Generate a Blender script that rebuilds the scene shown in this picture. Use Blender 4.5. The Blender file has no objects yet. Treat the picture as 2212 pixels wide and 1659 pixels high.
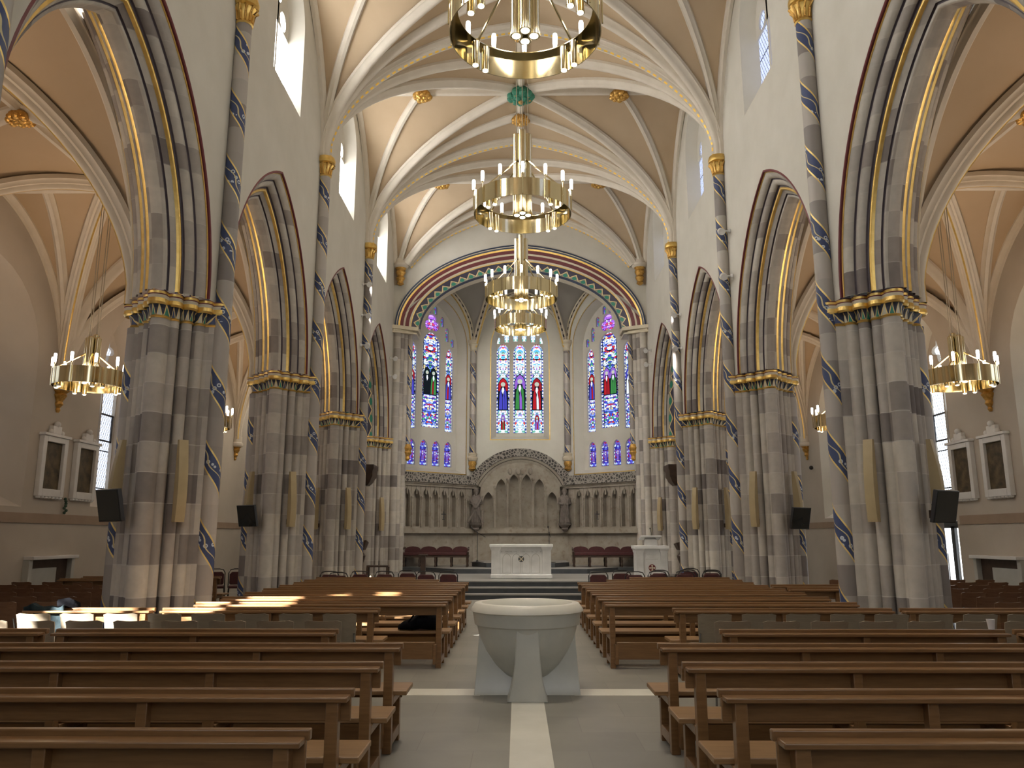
import bpy, math, random
from math import sin, cos, pi, sqrt, radians, atan2, acos, hypot
from mathutils import Vector, Matrix
from mathutils.geometry import tessellate_polygon

SC = bpy.context.scene
COL = SC.collection
# ------------------------------------------------------------------ camera
cd = bpy.data.cameras.new('camera'); cam = bpy.data.objects.new('camera', cd); COL.objects.link(cam)
cd.sensor_width = 36.0; cd.sensor_fit = 'HORIZONTAL'; cd.lens = 36.0 * 1697 / 2212
cd.clip_start = 0.05; cd.clip_end = 300
cam.location = (-0.10, 0.0, 1.65)
cam.rotation_euler = (radians(90 + 11.0), 0, radians(0.41))
SC.camera = cam
# ------------------------------------------------------------------ view, world, sun
SC.view_settings.view_transform = 'Standard'; SC.view_settings.look = 'None'
SC.view_settings.gamma = 1.0; SC.view_settings.use_curve_mapping = False
SC.view_settings.exposure = 0.12
cy = SC.cycles
cy.use_denoising = True; cy.max_bounces = 5; cy.diffuse_bounces = 4; cy.glossy_bounces = 3
cy.transmission_bounces = 2; cy.transparent_max_bounces = 6
cy.caustics_reflective = False; cy.caustics_refractive = False
cy.sample_clamp_indirect = 4.0
cy.use_adaptive_sampling = True; cy.adaptive_threshold = 0.02
W = bpy.data.worlds.new('world'); SC.world = W; W.use_nodes = True
W.node_tree.nodes['Background'].inputs[0].default_value = (0.72, 0.84, 1.0, 1)
W.node_tree.nodes['Background'].inputs[1].default_value = 2.0
sd = bpy.data.lights.new('sun', 'SUN'); sd.energy = 80.0; sd.angle = radians(0.6); sd.color = (1.0, 0.97, 0.94)
sun = bpy.data.objects.new('sun', sd); COL.objects.link(sun)
sun.rotation_euler = Vector((5.8, 6.2, -3.55)).to_track_quat('-Z', 'Y').to_euler()
sun.location = (-20, -20, 15)
random.seed(7)

# ------------------------------------------------------------------ layout numbers (metres)
B = 5.5
PY = [-5.06, 0.44, 5.94, 11.44, 16.94, 22.44, 27.94]     # pier lines
NW = 4.66          # nave wall face
PC = 5.25          # pier centre
AF = 5.84          # aisle side of the arcade wall
AW = 10.2          # aisle outer wall
ZS = 5.10          # arcade springing / capital top
ZV = 10.30         # nave vault springing
ZC = 13.75         # nave vault crown
ZA = 5.10; ZAC = 8.38    # aisle vault springing and crown
YE = 31.5          # apse end wall

# ------------------------------------------------------------------ mesh builder
class MB:
    def __init__(s): s.v = []; s.f = []; s.m = []; s.u = []
    def add(s, vs, fs, m=0, uv=None):
        k = len(s.v); s.v += [tuple(p) for p in vs]
        for i, f in enumerate(fs):
            s.f.append([k + j for j in f]); s.m.append(m if isinstance(m, int) else m[i])
            s.u.append([uv[j] for j in f] if uv else None)
        return s
    def box(s, x0, x1, y0, y1, z0, z1, m=0):
        vs = [(x, y, z) for z in (z0, z1) for y in (y0, y1) for x in (x0, x1)]
        return s.add(vs, [(0,2,3,1),(4,5,7,6),(0,1,5,4),(2,6,7,3),(0,4,6,2),(1,3,7,5)], m)
    def hexa(s, lo, hi, m=0):
        "prism from two rings of points"
        n = len(lo); vs = list(lo) + list(hi)
        fs = [tuple(range(n))[::-1], tuple(range(n, 2*n))] + [(i, (i+1) % n, n+(i+1) % n, n+i) for i in range(n)]
        return s.add(vs, fs, m)
    def loft(s, rings, closed=True, m=0, caps=False, uv=None):
        "m: int or list per profile segment; uv: function (ring i, point j) -> (u,v) evaluated per face"
        n = len(rings[0]); k = len(s.v)
        for r in rings: s.v += [tuple(p) for p in r]
        segs = n if closed else n - 1
        for i in range(len(rings) - 1):
            for j in range(segs):
                j2 = (j + 1) % n
                s.f.append([k+i*n+j, k+i*n+j2, k+(i+1)*n+j2, k+(i+1)*n+j])
                s.m.append(m if isinstance(m, int) else m[j])
                s.u.append([uv(i, j, 0), uv(i, j+1, 1), uv(i+1, j+1, 1), uv(i+1, j, 0)] if uv else None)
        if caps:
            mm = m if isinstance(m, int) else m[0]
            for b, rev in ((0, True), ((len(rings)-1)*n, False)):
                idx = [k+b+j for j in range(n)]
                s.f.append(idx[::-1] if rev else idx); s.m.append(mm); s.u.append([(0, 0)]*n if uv else None)
        return s
    def lathe(s, prof, c=(0,0,0), n=20, m=0, caps=True, uv=None, sx=1, sy=1):
        rings = [[(c[0]+r*sx*cos(2*pi*j/n), c[1]+r*sy*sin(2*pi*j/n), c[2]+z) for j in range(n)] for r, z in prof]
        return s.loft(rings, True, m, caps, uv)
    def tube(s, pts, r, n=8, m=0, caps=True):
        pts = [Vector(p) for p in pts]; rings = []
        rr = r if isinstance(r, (list, tuple)) else [r]*len(pts)
        for i, p in enumerate(pts):
            t = (pts[min(i+1, len(pts)-1)] - pts[max(i-1, 0)]).normalized()
            a = Vector((0,0,1)) if abs(t.z) < .9 else Vector((1,0,0))
            x = t.cross(a).normalized(); y = t.cross(x)
            rings.append([p + x*rr[i]*cos(2*pi*j/n) + y*rr[i]*sin(2*pi*j/n) for j in range(n)])
        return s.loft(rings, True, m, caps)
    def ball(s, c, r, n=12, m=0, sz=1.0, sx=1.0, sy=1.0):
        k = max(5, n//2)
        prof = [(max(r*sin(pi*i/k), 1e-4), -r*sz*cos(pi*i/k)) for i in range(k+1)]
        return s.lathe(prof, c, n, m, False, None, sx, sy)
    def poly(s, contours, fn, m=0, uv=None):
        "flat polygon with holes in (u,v), mapped by fn(u,v)"
        flat = [p for c in contours for p in c]
        tris = tessellate_polygon([[Vector((p[0], p[1], 0)) for p in c] for c in contours])
        return s.add([fn(*p) for p in flat], [tuple(t) for t in tris], m, [(uv(*p) if uv else p) for p in flat])
    def plate(s, contours, fn, t, m=0, mh=None, back=False, edge=True):
        "plate with holes; fn(u,v,depth); holes get reveals t deep"
        s.poly(contours, lambda u, v: fn(u, v, 0), m)
        if back: s.poly(contours, lambda u, v: fn(u, v, t), m)
        for i, c in enumerate(contours):
            if i == 0 and not edge: continue
            n = len(c)
            s.add([fn(p[0], p[1], 0) for p in c] + [fn(p[0], p[1], t) for p in c],
                  [(j, (j+1) % n, n+(j+1) % n, n+j) for j in range(n)], m if mh is None else mh,
                  [(p[0], p[1]) for p in c]*2)
        return s
    def build(s, name, mats, parent=None, bevel=0, sharp=35, world=True, kind=None):
        me = bpy.data.meshes.new(name)
        v = s.v
        if parent is not None and world:
            L = wloc(parent); v = [(p[0]-L[0], p[1]-L[1], p[2]-L[2]) for p in v]
        me.from_pydata(v, [], s.f)
        if not isinstance(mats, (list, tuple)): mats = [mats]
        for q in mats: me.materials.append(q)
        me.polygons.foreach_set('material_index', s.m)
        if any(u is not None for u in s.u):
            ul = me.uv_layers.new(name='UVMap'); flat = []
            for f, u in zip(s.f, s.u):
                for j in range(len(f)): flat += list(u[j]) if u else [0.0, 0.0]
            ul.data.foreach_set('uv', flat)
        me.validate()
        me.shade_smooth(); me.set_sharp_from_angle(angle=radians(sharp))
        o = bpy.data.objects.new(name, me); COL.objects.link(o)
        if parent is not None: o.parent = parent
        if bevel:
            b = o.modifiers.new('bevel', 'BEVEL'); b.width = bevel; b.segments = 2; b.limit_method = 'ANGLE'; b.angle_limit = radians(40)
        if kind: o['kind'] = kind
        return o

def wloc(o):
    L = Vector((0, 0, 0))
    while o is not None: L = L + o.location; o = o.parent
    return L
def thing(name, label, cat, loc=(0,0,0), group=None, rz=0):
    o = bpy.data.objects.new(name, None); o.empty_display_size = 0.1; COL.objects.link(o)
    o.location = loc; o.rotation_euler = (0, 0, rz); o['label'] = label; o['category'] = cat
    if group: o['group'] = group
    return o
def tag(o, label, cat, group=None):
    o['label'] = label; o['category'] = cat
    if group: o['group'] = group
    return o
def dup(root, loc, label, rz=None, group=None):
    r = root.copy(); COL.objects.link(r); r.location = loc; r['label'] = label
    if rz is not None: r.rotation_euler = (0, 0, rz)
    if group: r['group'] = group
    for ch in list(root.children):
        c = ch.copy(); COL.objects.link(c); c.parent = r
        for g in list(ch.children):
            d = g.copy(); COL.objects.link(d); d.parent = c
    return r
TN = [0]
def trim(mb, mats, **k):
    TN[0] += 1
    return mb.build('trim_%d' % TN[0], mats, kind='structure', **k)
WN = [0]
ORD = ['first','second','third','fourth','fifth','sixth','seventh','eighth','ninth','tenth','eleventh','twelfth','thirteenth','fourteenth','fifteenth','sixteenth']

# ------------------------------------------------------------------ materials
class NT:
    def __init__(s, name):
        s.mat = bpy.data.materials.new(name); s.mat.use_nodes = True
        s.t = s.mat.node_tree; s.t.nodes.clear()
        s.out = s.t.nodes.new('ShaderNodeOutputMaterial')
    def n(s, typ, ins=None, **props):
        x = s.t.nodes.new('ShaderNode' + typ)
        for k, v in props.items(): setattr(x, k, v)
        for k, v in (ins or {}).items():
            if isinstance(v, tuple) and len(v) == 2 and hasattr(v[0], 'outputs'): s.t.links.new(v[0].outputs[v[1]], x.inputs[k])
            elif hasattr(v, 'outputs'): s.t.links.new(v.outputs[0], x.inputs[k])
            else: x.inputs[k].default_value = v
        return x
    def math(s, op, a, b=0.0, c=0.0): return s.n('Math', {0: a, 1: b, 2: c}, operation=op)
    def mix(s, f, a, b):
        x = s.t.nodes.new('ShaderNodeMix'); x.data_type = 'RGBA'
        for k, v in ((0, f), (6, a), (7, b)):
            if isinstance(v, tuple) and len(v) == 2 and hasattr(v[0], 'outputs'): s.t.links.new(v[0].outputs[v[1]], x.inputs[k])
            elif hasattr(v, 'outputs'): s.t.links.new(v.outputs[2] if v.bl_idname == 'ShaderNodeMix' else v.outputs[0], x.inputs[k])
            else: x.inputs[k].default_value = (v if k == 0 else (v[0], v[1], v[2], 1))
        return x
    def ramp(s, f, stops, interp='LINEAR'):
        x = s.t.nodes.new('ShaderNodeValToRGB'); r = x.color_ramp; r.interpolation = interp
        while len(r.elements) < len(stops): r.elements.new(0.5)
        for e, (p, c) in zip(r.elements, stops): e.position = p; e.color = (c[0], c[1], c[2], 1)
        s.t.links.new(f.outputs[0] if not isinstance(f, tuple) else f[0].outputs[f[1]], x.inputs[0])
        return x
    def col(s, x): return (x, 2) if getattr(x, 'bl_idname', '') == 'ShaderNodeMix' else x
    def bsdf(s, color, rough=0.6, metal=0.0, bump=None, bstr=0.2, bdist=0.02, spec=0.5):
        b = s.n('BsdfPrincipled', {'Roughness': rough, 'Metallic': metal, 'Specular IOR Level': spec})
        if isinstance(color, tuple) and not hasattr(color[0], 'outputs'): b.inputs['Base Color'].default_value = (color[0], color[1], color[2], 1)
        else:
            c = s.col(color)
            if isinstance(c, tuple): s.t.links.new(c[0].outputs[c[1]], b.inputs['Base Color'])
            else: s.t.links.new(c.outputs[0], b.inputs['Base Color'])
        if bump is not None:
            bp = s.n('Bump', {'Strength': bstr, 'Distance': bdist, 'Height': bump}); s.t.links.new(bp.outputs[0], b.inputs['Normal'])
        s.t.links.new(b.outputs[0], s.out.inputs[0]); return s.mat
    def obj(s): return (s.n('TexCoord'), 3)
    def uv(s): return s.n('TexCoord'), 2
    def noise(s, scale, detail=3.0, vec=None, rough=0.55):
        return s.n('TexNoise', {'Vector': vec if vec is not None else s.obj(), 'Scale': scale, 'Detail': detail, 'Roughness': rough})

def noisy(name, c1, c2, scale=4, rough=0.6, metal=0.0, bstr=0.0, bscale=40, spec=0.5, detail=4):
    t = NT(name); f = t.noise(scale, detail)
    r = t.ramp(f, [(0.3, c1), (0.7, c2)])
    return t.bsdf(r, rough, metal, t.noise(bscale, 3) if bstr else None, bstr, 0.01, spec)
M = {}
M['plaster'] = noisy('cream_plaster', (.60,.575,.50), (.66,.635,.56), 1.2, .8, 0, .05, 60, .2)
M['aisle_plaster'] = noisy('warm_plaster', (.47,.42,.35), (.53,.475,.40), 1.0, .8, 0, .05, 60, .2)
M['web'] = noisy('tan_vault_plaster', (.50,.38,.25), (.56,.435,.295), .8, .85, 0, .04, 50, .2)
M['apse_web_shade'] = noisy('shaded_vault_plaster', (.36,.34,.30), (.42,.40,.35), .8, .85, 0, 0, 50, .2)  # shadow in the apse put into the web colour
M['rib'] = noisy('white_rib_plaster', (.66,.60,.50), (.72,.66,.56), 3, .7, 0, .05, 60, .2)
M['gold'] = noisy('gilding', (.72,.48,.13), (.86,.62,.22), 9, .33, .85, .3, 70)
M['gold_old'] = noisy('carved_gilding', (.45,.24,.05), (.82,.52,.16), 14, .38, .8, .8, 30)
M['brass'] = noisy('polished_brass', (.76,.66,.42), (.82,.72,.47), 3, .12, 1.0)
M['maroon'] = noisy('maroon_paint', (.13,.022,.028), (.17,.03,.035), 5, .5)
M['navy'] = noisy('navy_paint', (.035,.05,.09), (.05,.07,.12), 5, .5)
M['dark'] = noisy('dark_groove_paint', (.085,.07,.085), (.12,.10,.11), 5, .6)
M['cream'] = noisy('cream_paint', (.62,.55,.40), (.70,.63,.48), 5, .5)
M['white_marble'] = noisy('white_marble', (.66,.66,.64), (.82,.82,.80), 3.0, .25, 0, 0, 40, .5, 8)
M['font_marble'] = noisy('pale_font_marble', (.50,.51,.47), (.66,.66,.60), 1.6, .3, 0, 0, 40, .5, 8)
M['strip'] = noisy('marble_floor_strip', (.66,.64,.56), (.76,.74,.66), 2.2, .35, 0, 0, 40, .5, 6)
M['slate'] = noisy('dark_slate', (.035,.04,.045), (.06,.065,.07), 3, .45)
M['step'] = noisy('grey_step_stone', (.24,.235,.22), (.31,.30,.28), 1.5, .4, 0, 0, 40, .5, 6)
M['black'] = noisy('black_plastic', (.012,.012,.013), (.02,.02,.021), 6, .35)
M['screen'] = noisy('dark_screen', (.012,.014,.014), (.02,.024,.024), 2, .12)
M['dark_wood'] = noisy('dark_stained_wood', (.035,.02,.013), (.07,.04,.025), 6, .4)
M['maroon_seat'] = noisy('maroon_fabric', (.05,.012,.012), (.08,.017,.018), 12, .7)
M['chrome'] = noisy('steel_tube', (.35,.35,.36), (.45,.45,.46), 5, .25, 1.0)
M['cable'] = noisy('dull_cable', (.34,.30,.22), (.40,.35,.26), 5, .6)
M['pale_board'] = noisy('pale_painted_board', (.37,.29,.155), (.43,.34,.19), 3, .55)
M['cloth_black'] = noisy('black_cloth', (.004,.004,.005), (.010,.010,.012), 12, .9, 0, .6, 25, .05)
M['cloth_grey'] = noisy('slate_grey_cloth', (.012,.02,.023), (.035,.05,.055), 9, .9, 0, .6, 20, .1)
M['white_plastic'] = noisy('white_plastic', (.7,.7,.68), (.76,.76,.74), 5, .4)
M['paper'] = noisy('paper_cup', (.62,.60,.58), (.7,.68,.66), 5, .5)
M['green_paint'] = noisy('green_boss_paint', (.02,.16,.10), (.05,.26,.17), 14, .5)
M['lead'] = noisy('lead_came', (.03,.03,.035), (.05,.05,.055), 9, .5)
M['panel'] = noisy('grey_panel', (.42,.42,.38), (.50,.50,.46), 2, .6)
M['statue'] = noisy('dark_statue_stone', (.13,.11,.095), (.22,.19,.165), 6, .75, 0, .3, 30)
M['band'] = noisy('brown_band_paint', (.30,.22,.155), (.34,.25,.18), 3, .7)

def emis(name, color, strength, sample=True):
    t = NT(name); e = t.n('Emission', {'Color': (*color, 1), 'Strength': strength}); t.t.links.new(e.outputs[0], t.out.inputs[0])
    if not sample: t.mat.cycles.emission_sampling = 'NONE'
    return t.mat
M['bulb'] = emis('lit_bulb', (1.0, .95, .86), 14.0, False)
M['flame'] = emis('candle_flame', (1.0, .62, .25), 10.0, False)
M['spot'] = emis('lit_spot_lens', (1.0, .9, .7), 6.0, False)

def wood(name, c1, c2, rough=.38):
    t = NT(name); co = t.obj()
    mp = t.n('Mapping', {'Vector': co, 'Scale': (1.2, 14, 14)})
    f = t.noise(3.0, 6, mp, .65); r = t.ramp(f, [(.25, c1), (.75, c2)])
    return t.bsdf(r, rough, 0, f, .08, .01, .5)
M['oak'] = wood('oiled_oak', (.15,.073,.027), (.24,.128,.052), .30)
M['oak_seat'] = wood('oak_seat_board', (.22,.12,.05), (.34,.20,.09))
M['ply'] = wood('plywood_back', (.21,.17,.12), (.28,.23,.165), .28)
M['edge_glint'] = wood('painted_edge_glint', (.40,.33,.24), (.52,.45,.34), .25)  # glossy highlight along chair backs painted as a paler edge
M['red_ply'] = wood('dark_brown_chair_back', (.15,.075,.042), (.22,.115,.065), .22)

def stone_mat(name, stops, h=.42, line=.66):
    "coursed blocks: UV u = shaft number, v = length along it"
    t = NT(name); sx = t.n('SeparateXYZ', {0: t.uv()})
    v = t.math('DIVIDE', (sx, 1), h); u = t.math('FLOOR', (sx, 0)); fl = t.math('FLOOR', v); fr = t.math('FRACT', v)
    cc = t.n('CombineXYZ', {0: u, 1: fl}); w1 = t.n('TexWhiteNoise', {'Vector': cc}, noise_dimensions='3D')
    oi = t.n('ObjectInfo')
    c2 = t.n('CombineXYZ', {0: fl, 1: (oi, 5), 2: 3.3}); w2 = t.n('TexWhiteNoise', {'Vector': c2}, noise_dimensions='3D')
    m = t.math('MULTIPLY_ADD', w1, .62, t.math('MULTIPLY', w2, .38))
    r = t.ramp(m, stops)
    no = t.noise(7, 5); g = t.ramp(no, [(.25, (.86,.86,.86)), (.75, (1.06,1.05,1.04))])
    mul = t.n('Mix', {6: r, 7: g, 0: 1.0}, data_type='RGBA', blend_type='MULTIPLY')
    ln = t.math('LESS_THAN', fr, .035)
    x = t.mix(t.math('MULTIPLY', ln, line), (mul, 2), (.58,.55,.50))
    return t.bsdf(x, .75, 0, no, .12, .01, .25)
M['stone'] = stone_mat('banded_sandstone', [(.08,(.18,.16,.15)),(.28,(.33,.30,.272)),(.50,(.475,.44,.39)),(.75,(.58,.54,.465)),(.95,(.42,.39,.355))])
M['arch_stone'] = stone_mat('arch_voussoir_stone', [(.08,(.21,.185,.17)),(.28,(.34,.305,.272)),(.50,(.475,.445,.39)),(.75,(.58,.545,.47)),(.95,(.41,.38,.34))], .36, .25)

def spiral_mat():
    t = NT('banded_stone_with_blue_spiral'); co = t.uv(); sx = t.n('SeparateXYZ', {0: co})
    u, v = (sx, 0), (sx, 1)
    b = t.math('FRACT', t.math('ADD', t.math('DIVIDE', v, 1.12), u))
    blue = t.math('LESS_THAN', b, .36)
    ed = t.math('LESS_THAN', t.math('ABSOLUTE', t.math('SUBTRACT', t.math('ABSOLUTE', t.math('SUBTRACT', b, .18)), .165)), .018)
    # stone blocks beneath
    fl = t.math('FLOOR', t.math('DIVIDE', v, .42)); oi = t.n('ObjectInfo')
    w = t.n('TexWhiteNoise', {'Vector': t.n('CombineXYZ', {0: fl, 1: (oi, 5)})}, noise_dimensions='3D')
    st = t.ramp(w, [(.1,(.22,.195,.18)),(.35,(.33,.30,.27)),(.6,(.46,.42,.37)),(.9,(.40,.37,.33))])
    # flowers and a tendril on the blue
    vec = t.n('CombineXYZ', {0: t.math('MULTIPLY', u, .75), 1: v})
    vo = t.n('TexVoronoi', {'Vector': vec, 'Scale': 11.0}, feature='F1')
    ring = t.math('LESS_THAN', t.math('ABSOLUTE', t.math('SUBTRACT', (vo, 0), .26)), .085)
    sel = t.math('GREATER_THAN', t.math('FRACT', t.math('MULTIPLY', v, 1.79)), .60)
    fl2 = t.math('MULTIPLY', ring, sel)
    wig = t.math('SINE', t.math('MULTIPLY', v, 16.0)); off = t.math('MULTIPLY_ADD', wig, .05, .18)
    ten = t.math('LESS_THAN', t.math('ABSOLUTE', t.math('SUBTRACT', b, off)), .014)
    c = t.mix(fl2, (.045,.065,.15), (.55,.60,.66))
    c = t.mix(ten, t.col(c), (.62,.52,.28))
    c = t.mix(blue, st, t.col(c)); c = t.mix(ed, t.col(c), (.86,.66,.26))
    b_ = t.bsdf(c, .5, 0, None); bs = [n for n in t.t.nodes if n.bl_idname == 'ShaderNodeBsdfPrincipled'][0]
    t.t.links.new(t.math('MULTIPLY', ed, .8).outputs[0], bs.inputs['Metallic'])
    return b_
M['spiral'] = spiral_mat()

def cap_mat():
    t = NT('painted_capital_leaves'); co = t.uv(); sx = t.n('SeparateXYZ', {0: co})
    fu = t.math('FRACT', t.math('MULTIPLY', (sx, 0), 1.0)); c0 = t.math('ABSOLUTE', t.math('SUBTRACT', fu, .5))
    fv = (sx, 1)                       # 0 at the neck, 1 under the abacus
    leaf = t.math('LESS_THAN', t.math('ADD', t.math('MULTIPLY', c0, 2.0), t.math('MULTIPLY', fv, .8)), .92)
    inner = t.math('LESS_THAN', t.math('ADD', t.math('MULTIPLY', c0, 2.0), t.math('MULTIPLY', fv, .8)), .66)
    w = t.n('TexWhiteNoise', {'Vector': t.n('CombineXYZ', {0: t.math('FLOOR', (sx, 0))})}, noise_dimensions='3D')
    pal = t.ramp(w, [(0,(.03,.22,.15)),(.3,(.55,.52,.42)),(.55,(.05,.07,.16)),(.8,(.62,.6,.5))], 'CONSTANT')
    c = t.mix(leaf, (.025,.03,.055), (.80,.62,.26)); c = t.mix(inner, t.col(c), pal)
    return t.bsdf(c, .45)
M['leaf'] = cap_mat()

def paint_pattern(name, bg, period=.42):
    "zigzag of gold over navy with green trefoils; UV u 0..1 across, v metres along"
    t = NT(name); sx = t.n('SeparateXYZ', {0: t.uv()}); v = t.math('DIVIDE', (sx, 1), period); f = t.math('FRACT', v)
    tri = t.math('ABSOLUTE', t.math('SUBTRACT', t.math('MULTIPLY', f, 2.0), 1.0))
    lim = t.math('MULTIPLY_ADD', tri, .6, .12)
    low = t.math('LESS_THAN', (sx, 0), lim)
    edge = t.math('LESS_THAN', t.math('ABSOLUTE', t.math('SUBTRACT', (sx, 0), lim)), .07)
    du = t.math('SUBTRACT', (sx, 0), .26); dv = t.math('MULTIPLY', t.math('SUBTRACT', tri, .95), .55)
    rr = t.math('SQRT', t.math('ADD', t.math('MULTIPLY', du, du), t.math('MULTIPLY', dv, dv)))
    g = t.math('LESS_THAN', rr, .22)
    c = t.mix(low, bg, (.30,.29,.22)); c = t.mix(g, t.col(c), (.03,.26,.18)); c = t.mix(edge, t.col(c), (.80,.66,.34))
    return t.bsdf(c, .5)
M['zigzag'] = paint_pattern('zigzag_paint', (.05,.045,.08))
M['zigzag_soffit'] = paint_pattern('trefoil_soffit_paint', (.045,.05,.10), .6)

def dotted(name, base, dot, period):
    t = NT(name); sx = t.n('SeparateXYZ', {0: t.uv()}); f = t.math('FRACT', t.math('DIVIDE', (sx, 1), period))
    return t.bsdf(t.mix(t.math('LESS_THAN', f, .55), base, dot), .4, .3)
M['dots'] = dotted('gold_dotted_fillet', (.60,.54,.44), (.95,.62,.10), .17)
M['checks'] = dotted('black_red_checks', (.03,.03,.035), (.40,.34,.28), .26)

def floor_mat():
    t = NT('grey_stone_floor'); co = t.obj()
    br = t.n('TexBrick', {'Vector': co, 'Color1': (.255,.245,.213,1), 'Color2': (.30,.288,.25,1), 'Mortar': (.23,.22,.195,1), 'Scale': 1.0, 'Mortar Size': .004, 'Brick Width': .9, 'Row Height': .6})
    n = t.noise(1.1, 4); g = t.ramp(n, [(.3, (.8,.8,.8)), (.7, (1.05,1.05,1.05))])
    mul = t.n('Mix', {6: br, 7: g, 0: 1.0}, data_type='RGBA', blend_type='MULTIPLY')
    return t.bsdf((mul, 2), .38, 0, None, spec=.4)
M['floor'] = floor_mat()

def reredos_mat():
    t = NT('weathered_carved_stone'); n = t.noise(1.4, 7, None, .65); r = t.ramp(n, [(.25,(.24,.205,.165)),(.5,(.315,.28,.23)),(.75,(.40,.36,.30))])
    n2 = t.noise(5, 4); s = t.ramp(n2, [(.55,(1,1,1)),(.75,(.72,.66,.62))])
    mul = t.n('Mix', {6: r, 7: s, 0: 1.0}, data_type='RGBA', blend_type='MULTIPLY')
    return t.bsdf((mul, 2), .8, 0, t.noise(30, 4), .3, .01, .2)
M['reredos'] = reredos_mat()
def cornice_mat():
    t = NT('pierced_carved_cornice'); vo = t.n('TexVoronoi', {'Vector': t.obj(), 'Scale': 9.0}, feature='DISTANCE_TO_EDGE')
    r = t.ramp((vo, 0), [(.05,(.33,.30,.26)),(.22,(.07,.065,.06))])
    return t.bsdf(r, .85, 0, (vo, 0), .6, .02, .2)
M['cornice'] = cornice_mat()

def stained(name, pal, strength, scale=10.0, lead=.035):
    "leaded stained glass; UV u -1..1 across the light, v metres up it"
    t = NT(name); sx = t.n('SeparateXYZ', {0: t.uv()})
    vec = t.n('CombineXYZ', {0: t.math('MULTIPLY', t.math('ABSOLUTE', (sx, 0)), .26), 1: (sx, 1)})
    vo = t.n('TexVoronoi', {'Vector': vec, 'Scale': scale}, feature='F1')
    ve = t.n('TexVoronoi', {'Vector': vec, 'Scale': scale}, feature='DISTANCE_TO_EDGE')
    w = t.n('SeparateColor', {0: (vo, 1)}); r = t.ramp((w, 0), pal, 'CONSTANT')
    au = t.math('ABSOLUTE', (sx, 0)); bord = t.math('GREATER_THAN', au, .78)
    bead = t.math('GREATER_THAN', t.math('FRACT', t.math('MULTIPLY', (sx, 1), 7.5)), .42)
    bc = t.mix(bead, (.03,.05,.35), (.80,.86,1.0))
    c = t.mix(bord, r, t.col(bc))
    l1 = t.math('LESS_THAN', (ve, 0), lead); l2 = t.math('LESS_THAN', t.math('ABSOLUTE', t.math('SUBTRACT', au, .78)), .035)
    bars = t.math('LESS_THAN', t.math('FRACT', t.math('DIVIDE', (sx, 1), .62)), .035)
    k = t.math('MAXIMUM', t.math('MAXIMUM', l1, l2), bars)
    c = t.mix(k, t.col(c), (.004,.004,.01))
    e = t.n('Emission', {'Color': (c, 2), 'Strength': strength}); t.t.links.new(e.outputs[0], t.out.inputs[0]); return t.mat
BLUE = [(0,(.04,.07,.55)),(.22,(.20,.30,.85)),(.38,(.75,.85,1.0)),(.58,(.30,.06,.45)),(.66,(.55,.03,.05)),(.74,(.05,.35,.20)),(.80,(.62,.78,1.0)),(.93,(.75,.6,.25))]
PALE = [(0,(.45,.65,1.0)),(.25,(.85,.92,1.0)),(.50,(.10,.45,.75)),(.62,(.65,.06,.05)),(.70,(.9,.95,.9)),(.85,(.12,.35,.25)),(.93,(.35,.20,.75))]
DEEP = [(0,(.03,.03,.38)),(.30,(.10,.10,.62)),(.52,(.30,.05,.40)),(.66,(.35,.02,.05)),(.78,(.65,.8,1.0)),(.90,(.35,.5,.95))]
M['glass_blue'] = stained('blue_stained_glass', BLUE, 1.35, 15.0, .045)
M['glass_pale'] = stained('pale_stained_glass', PALE, 1.6, 15.0, .045)
M['glass_deep'] = stained('deep_blue_stained_glass', DEEP, 1.2, 15.0, .045)
M['glass_trefoil'] = stained('purple_trefoil_glass', [(0,(.35,.12,.75)),(.35,(.55,.30,.90)),(.55,(.85,.80,1.0)),(.72,(.55,.05,.15)),(.84,(.15,.12,.70))], 1.4, 13.0, .045)
M['glass_slit'] = stained('slit_stained_glass', [(0,(.10,.10,.55)),(.3,(.05,.28,.14)),(.45,(.55,.65,.95)),(.7,(.35,.03,.05)),(.82,(.30,.15,.60))], 1.1, 14.0, .05)
GC = {}
def gcol(name, c, s=.85):
    if name not in GC: GC[name] = emis('glass_' + name, c, s, False)
    return GC[name]

def lattice(name, color, strength, see=0.0):
    "diamond leaded clear glass; UV in metres"
    t = NT(name); sx = t.n('SeparateXYZ', {0: t.uv()})
    a = t.math('MULTIPLY', (sx, 0), 1.0); b = t.math('MULTIPLY', (sx, 1), .58)
    p = t.math('FRACT', t.math('DIVIDE', t.math('ADD', a, b), .105)); q = t.math('FRACT', t.math('DIVIDE', t.math('SUBTRACT', a, b), .105))
    l = t.math('MAXIMUM', t.math('LESS_THAN', p, .14), t.math('LESS_THAN', q, .14))
    bar = t.math('LESS_THAN', t.math('FRACT', t.math('DIVIDE', (sx, 1), .95)), .03)
    k = t.math('MAXIMUM', l, bar)
    e = t.n('Emission', {'Color': (*color, 1), 'Strength': strength})
    d = t.n('BsdfDiffuse', {'Color': (.03,.03,.035,1)})
    if see > 0:
        tr = t.n('BsdfTransparent', {'Color': (see, see, see, 1)})
        ad = t.n('AddShader', {0: e, 1: tr}); e = ad
    m = t.n('MixShader', {0: k, 1: e, 2: d}); t.t.links.new(m.outputs[0], t.out.inputs[0]); return t.mat
M['pane_sun'] = lattice('sunlit_leaded_pane', (1.0,.98,.97), 27.0)
M['pane_sky'] = lattice('leaded_pane_sky', (.62,.70,1.0), 1.35)
M['pane_aisle'] = lattice('leaded_aisle_pane', (.80,.86,1.0), 1.5)
M['pane_clear'] = lattice('clear_leaded_pane', (.86,.92,1.0), 1.2, .9)
M['pane_bright'] = lattice('bright_leaded_aisle_pane', (.84,.92,1.0), 2.4)
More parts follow.
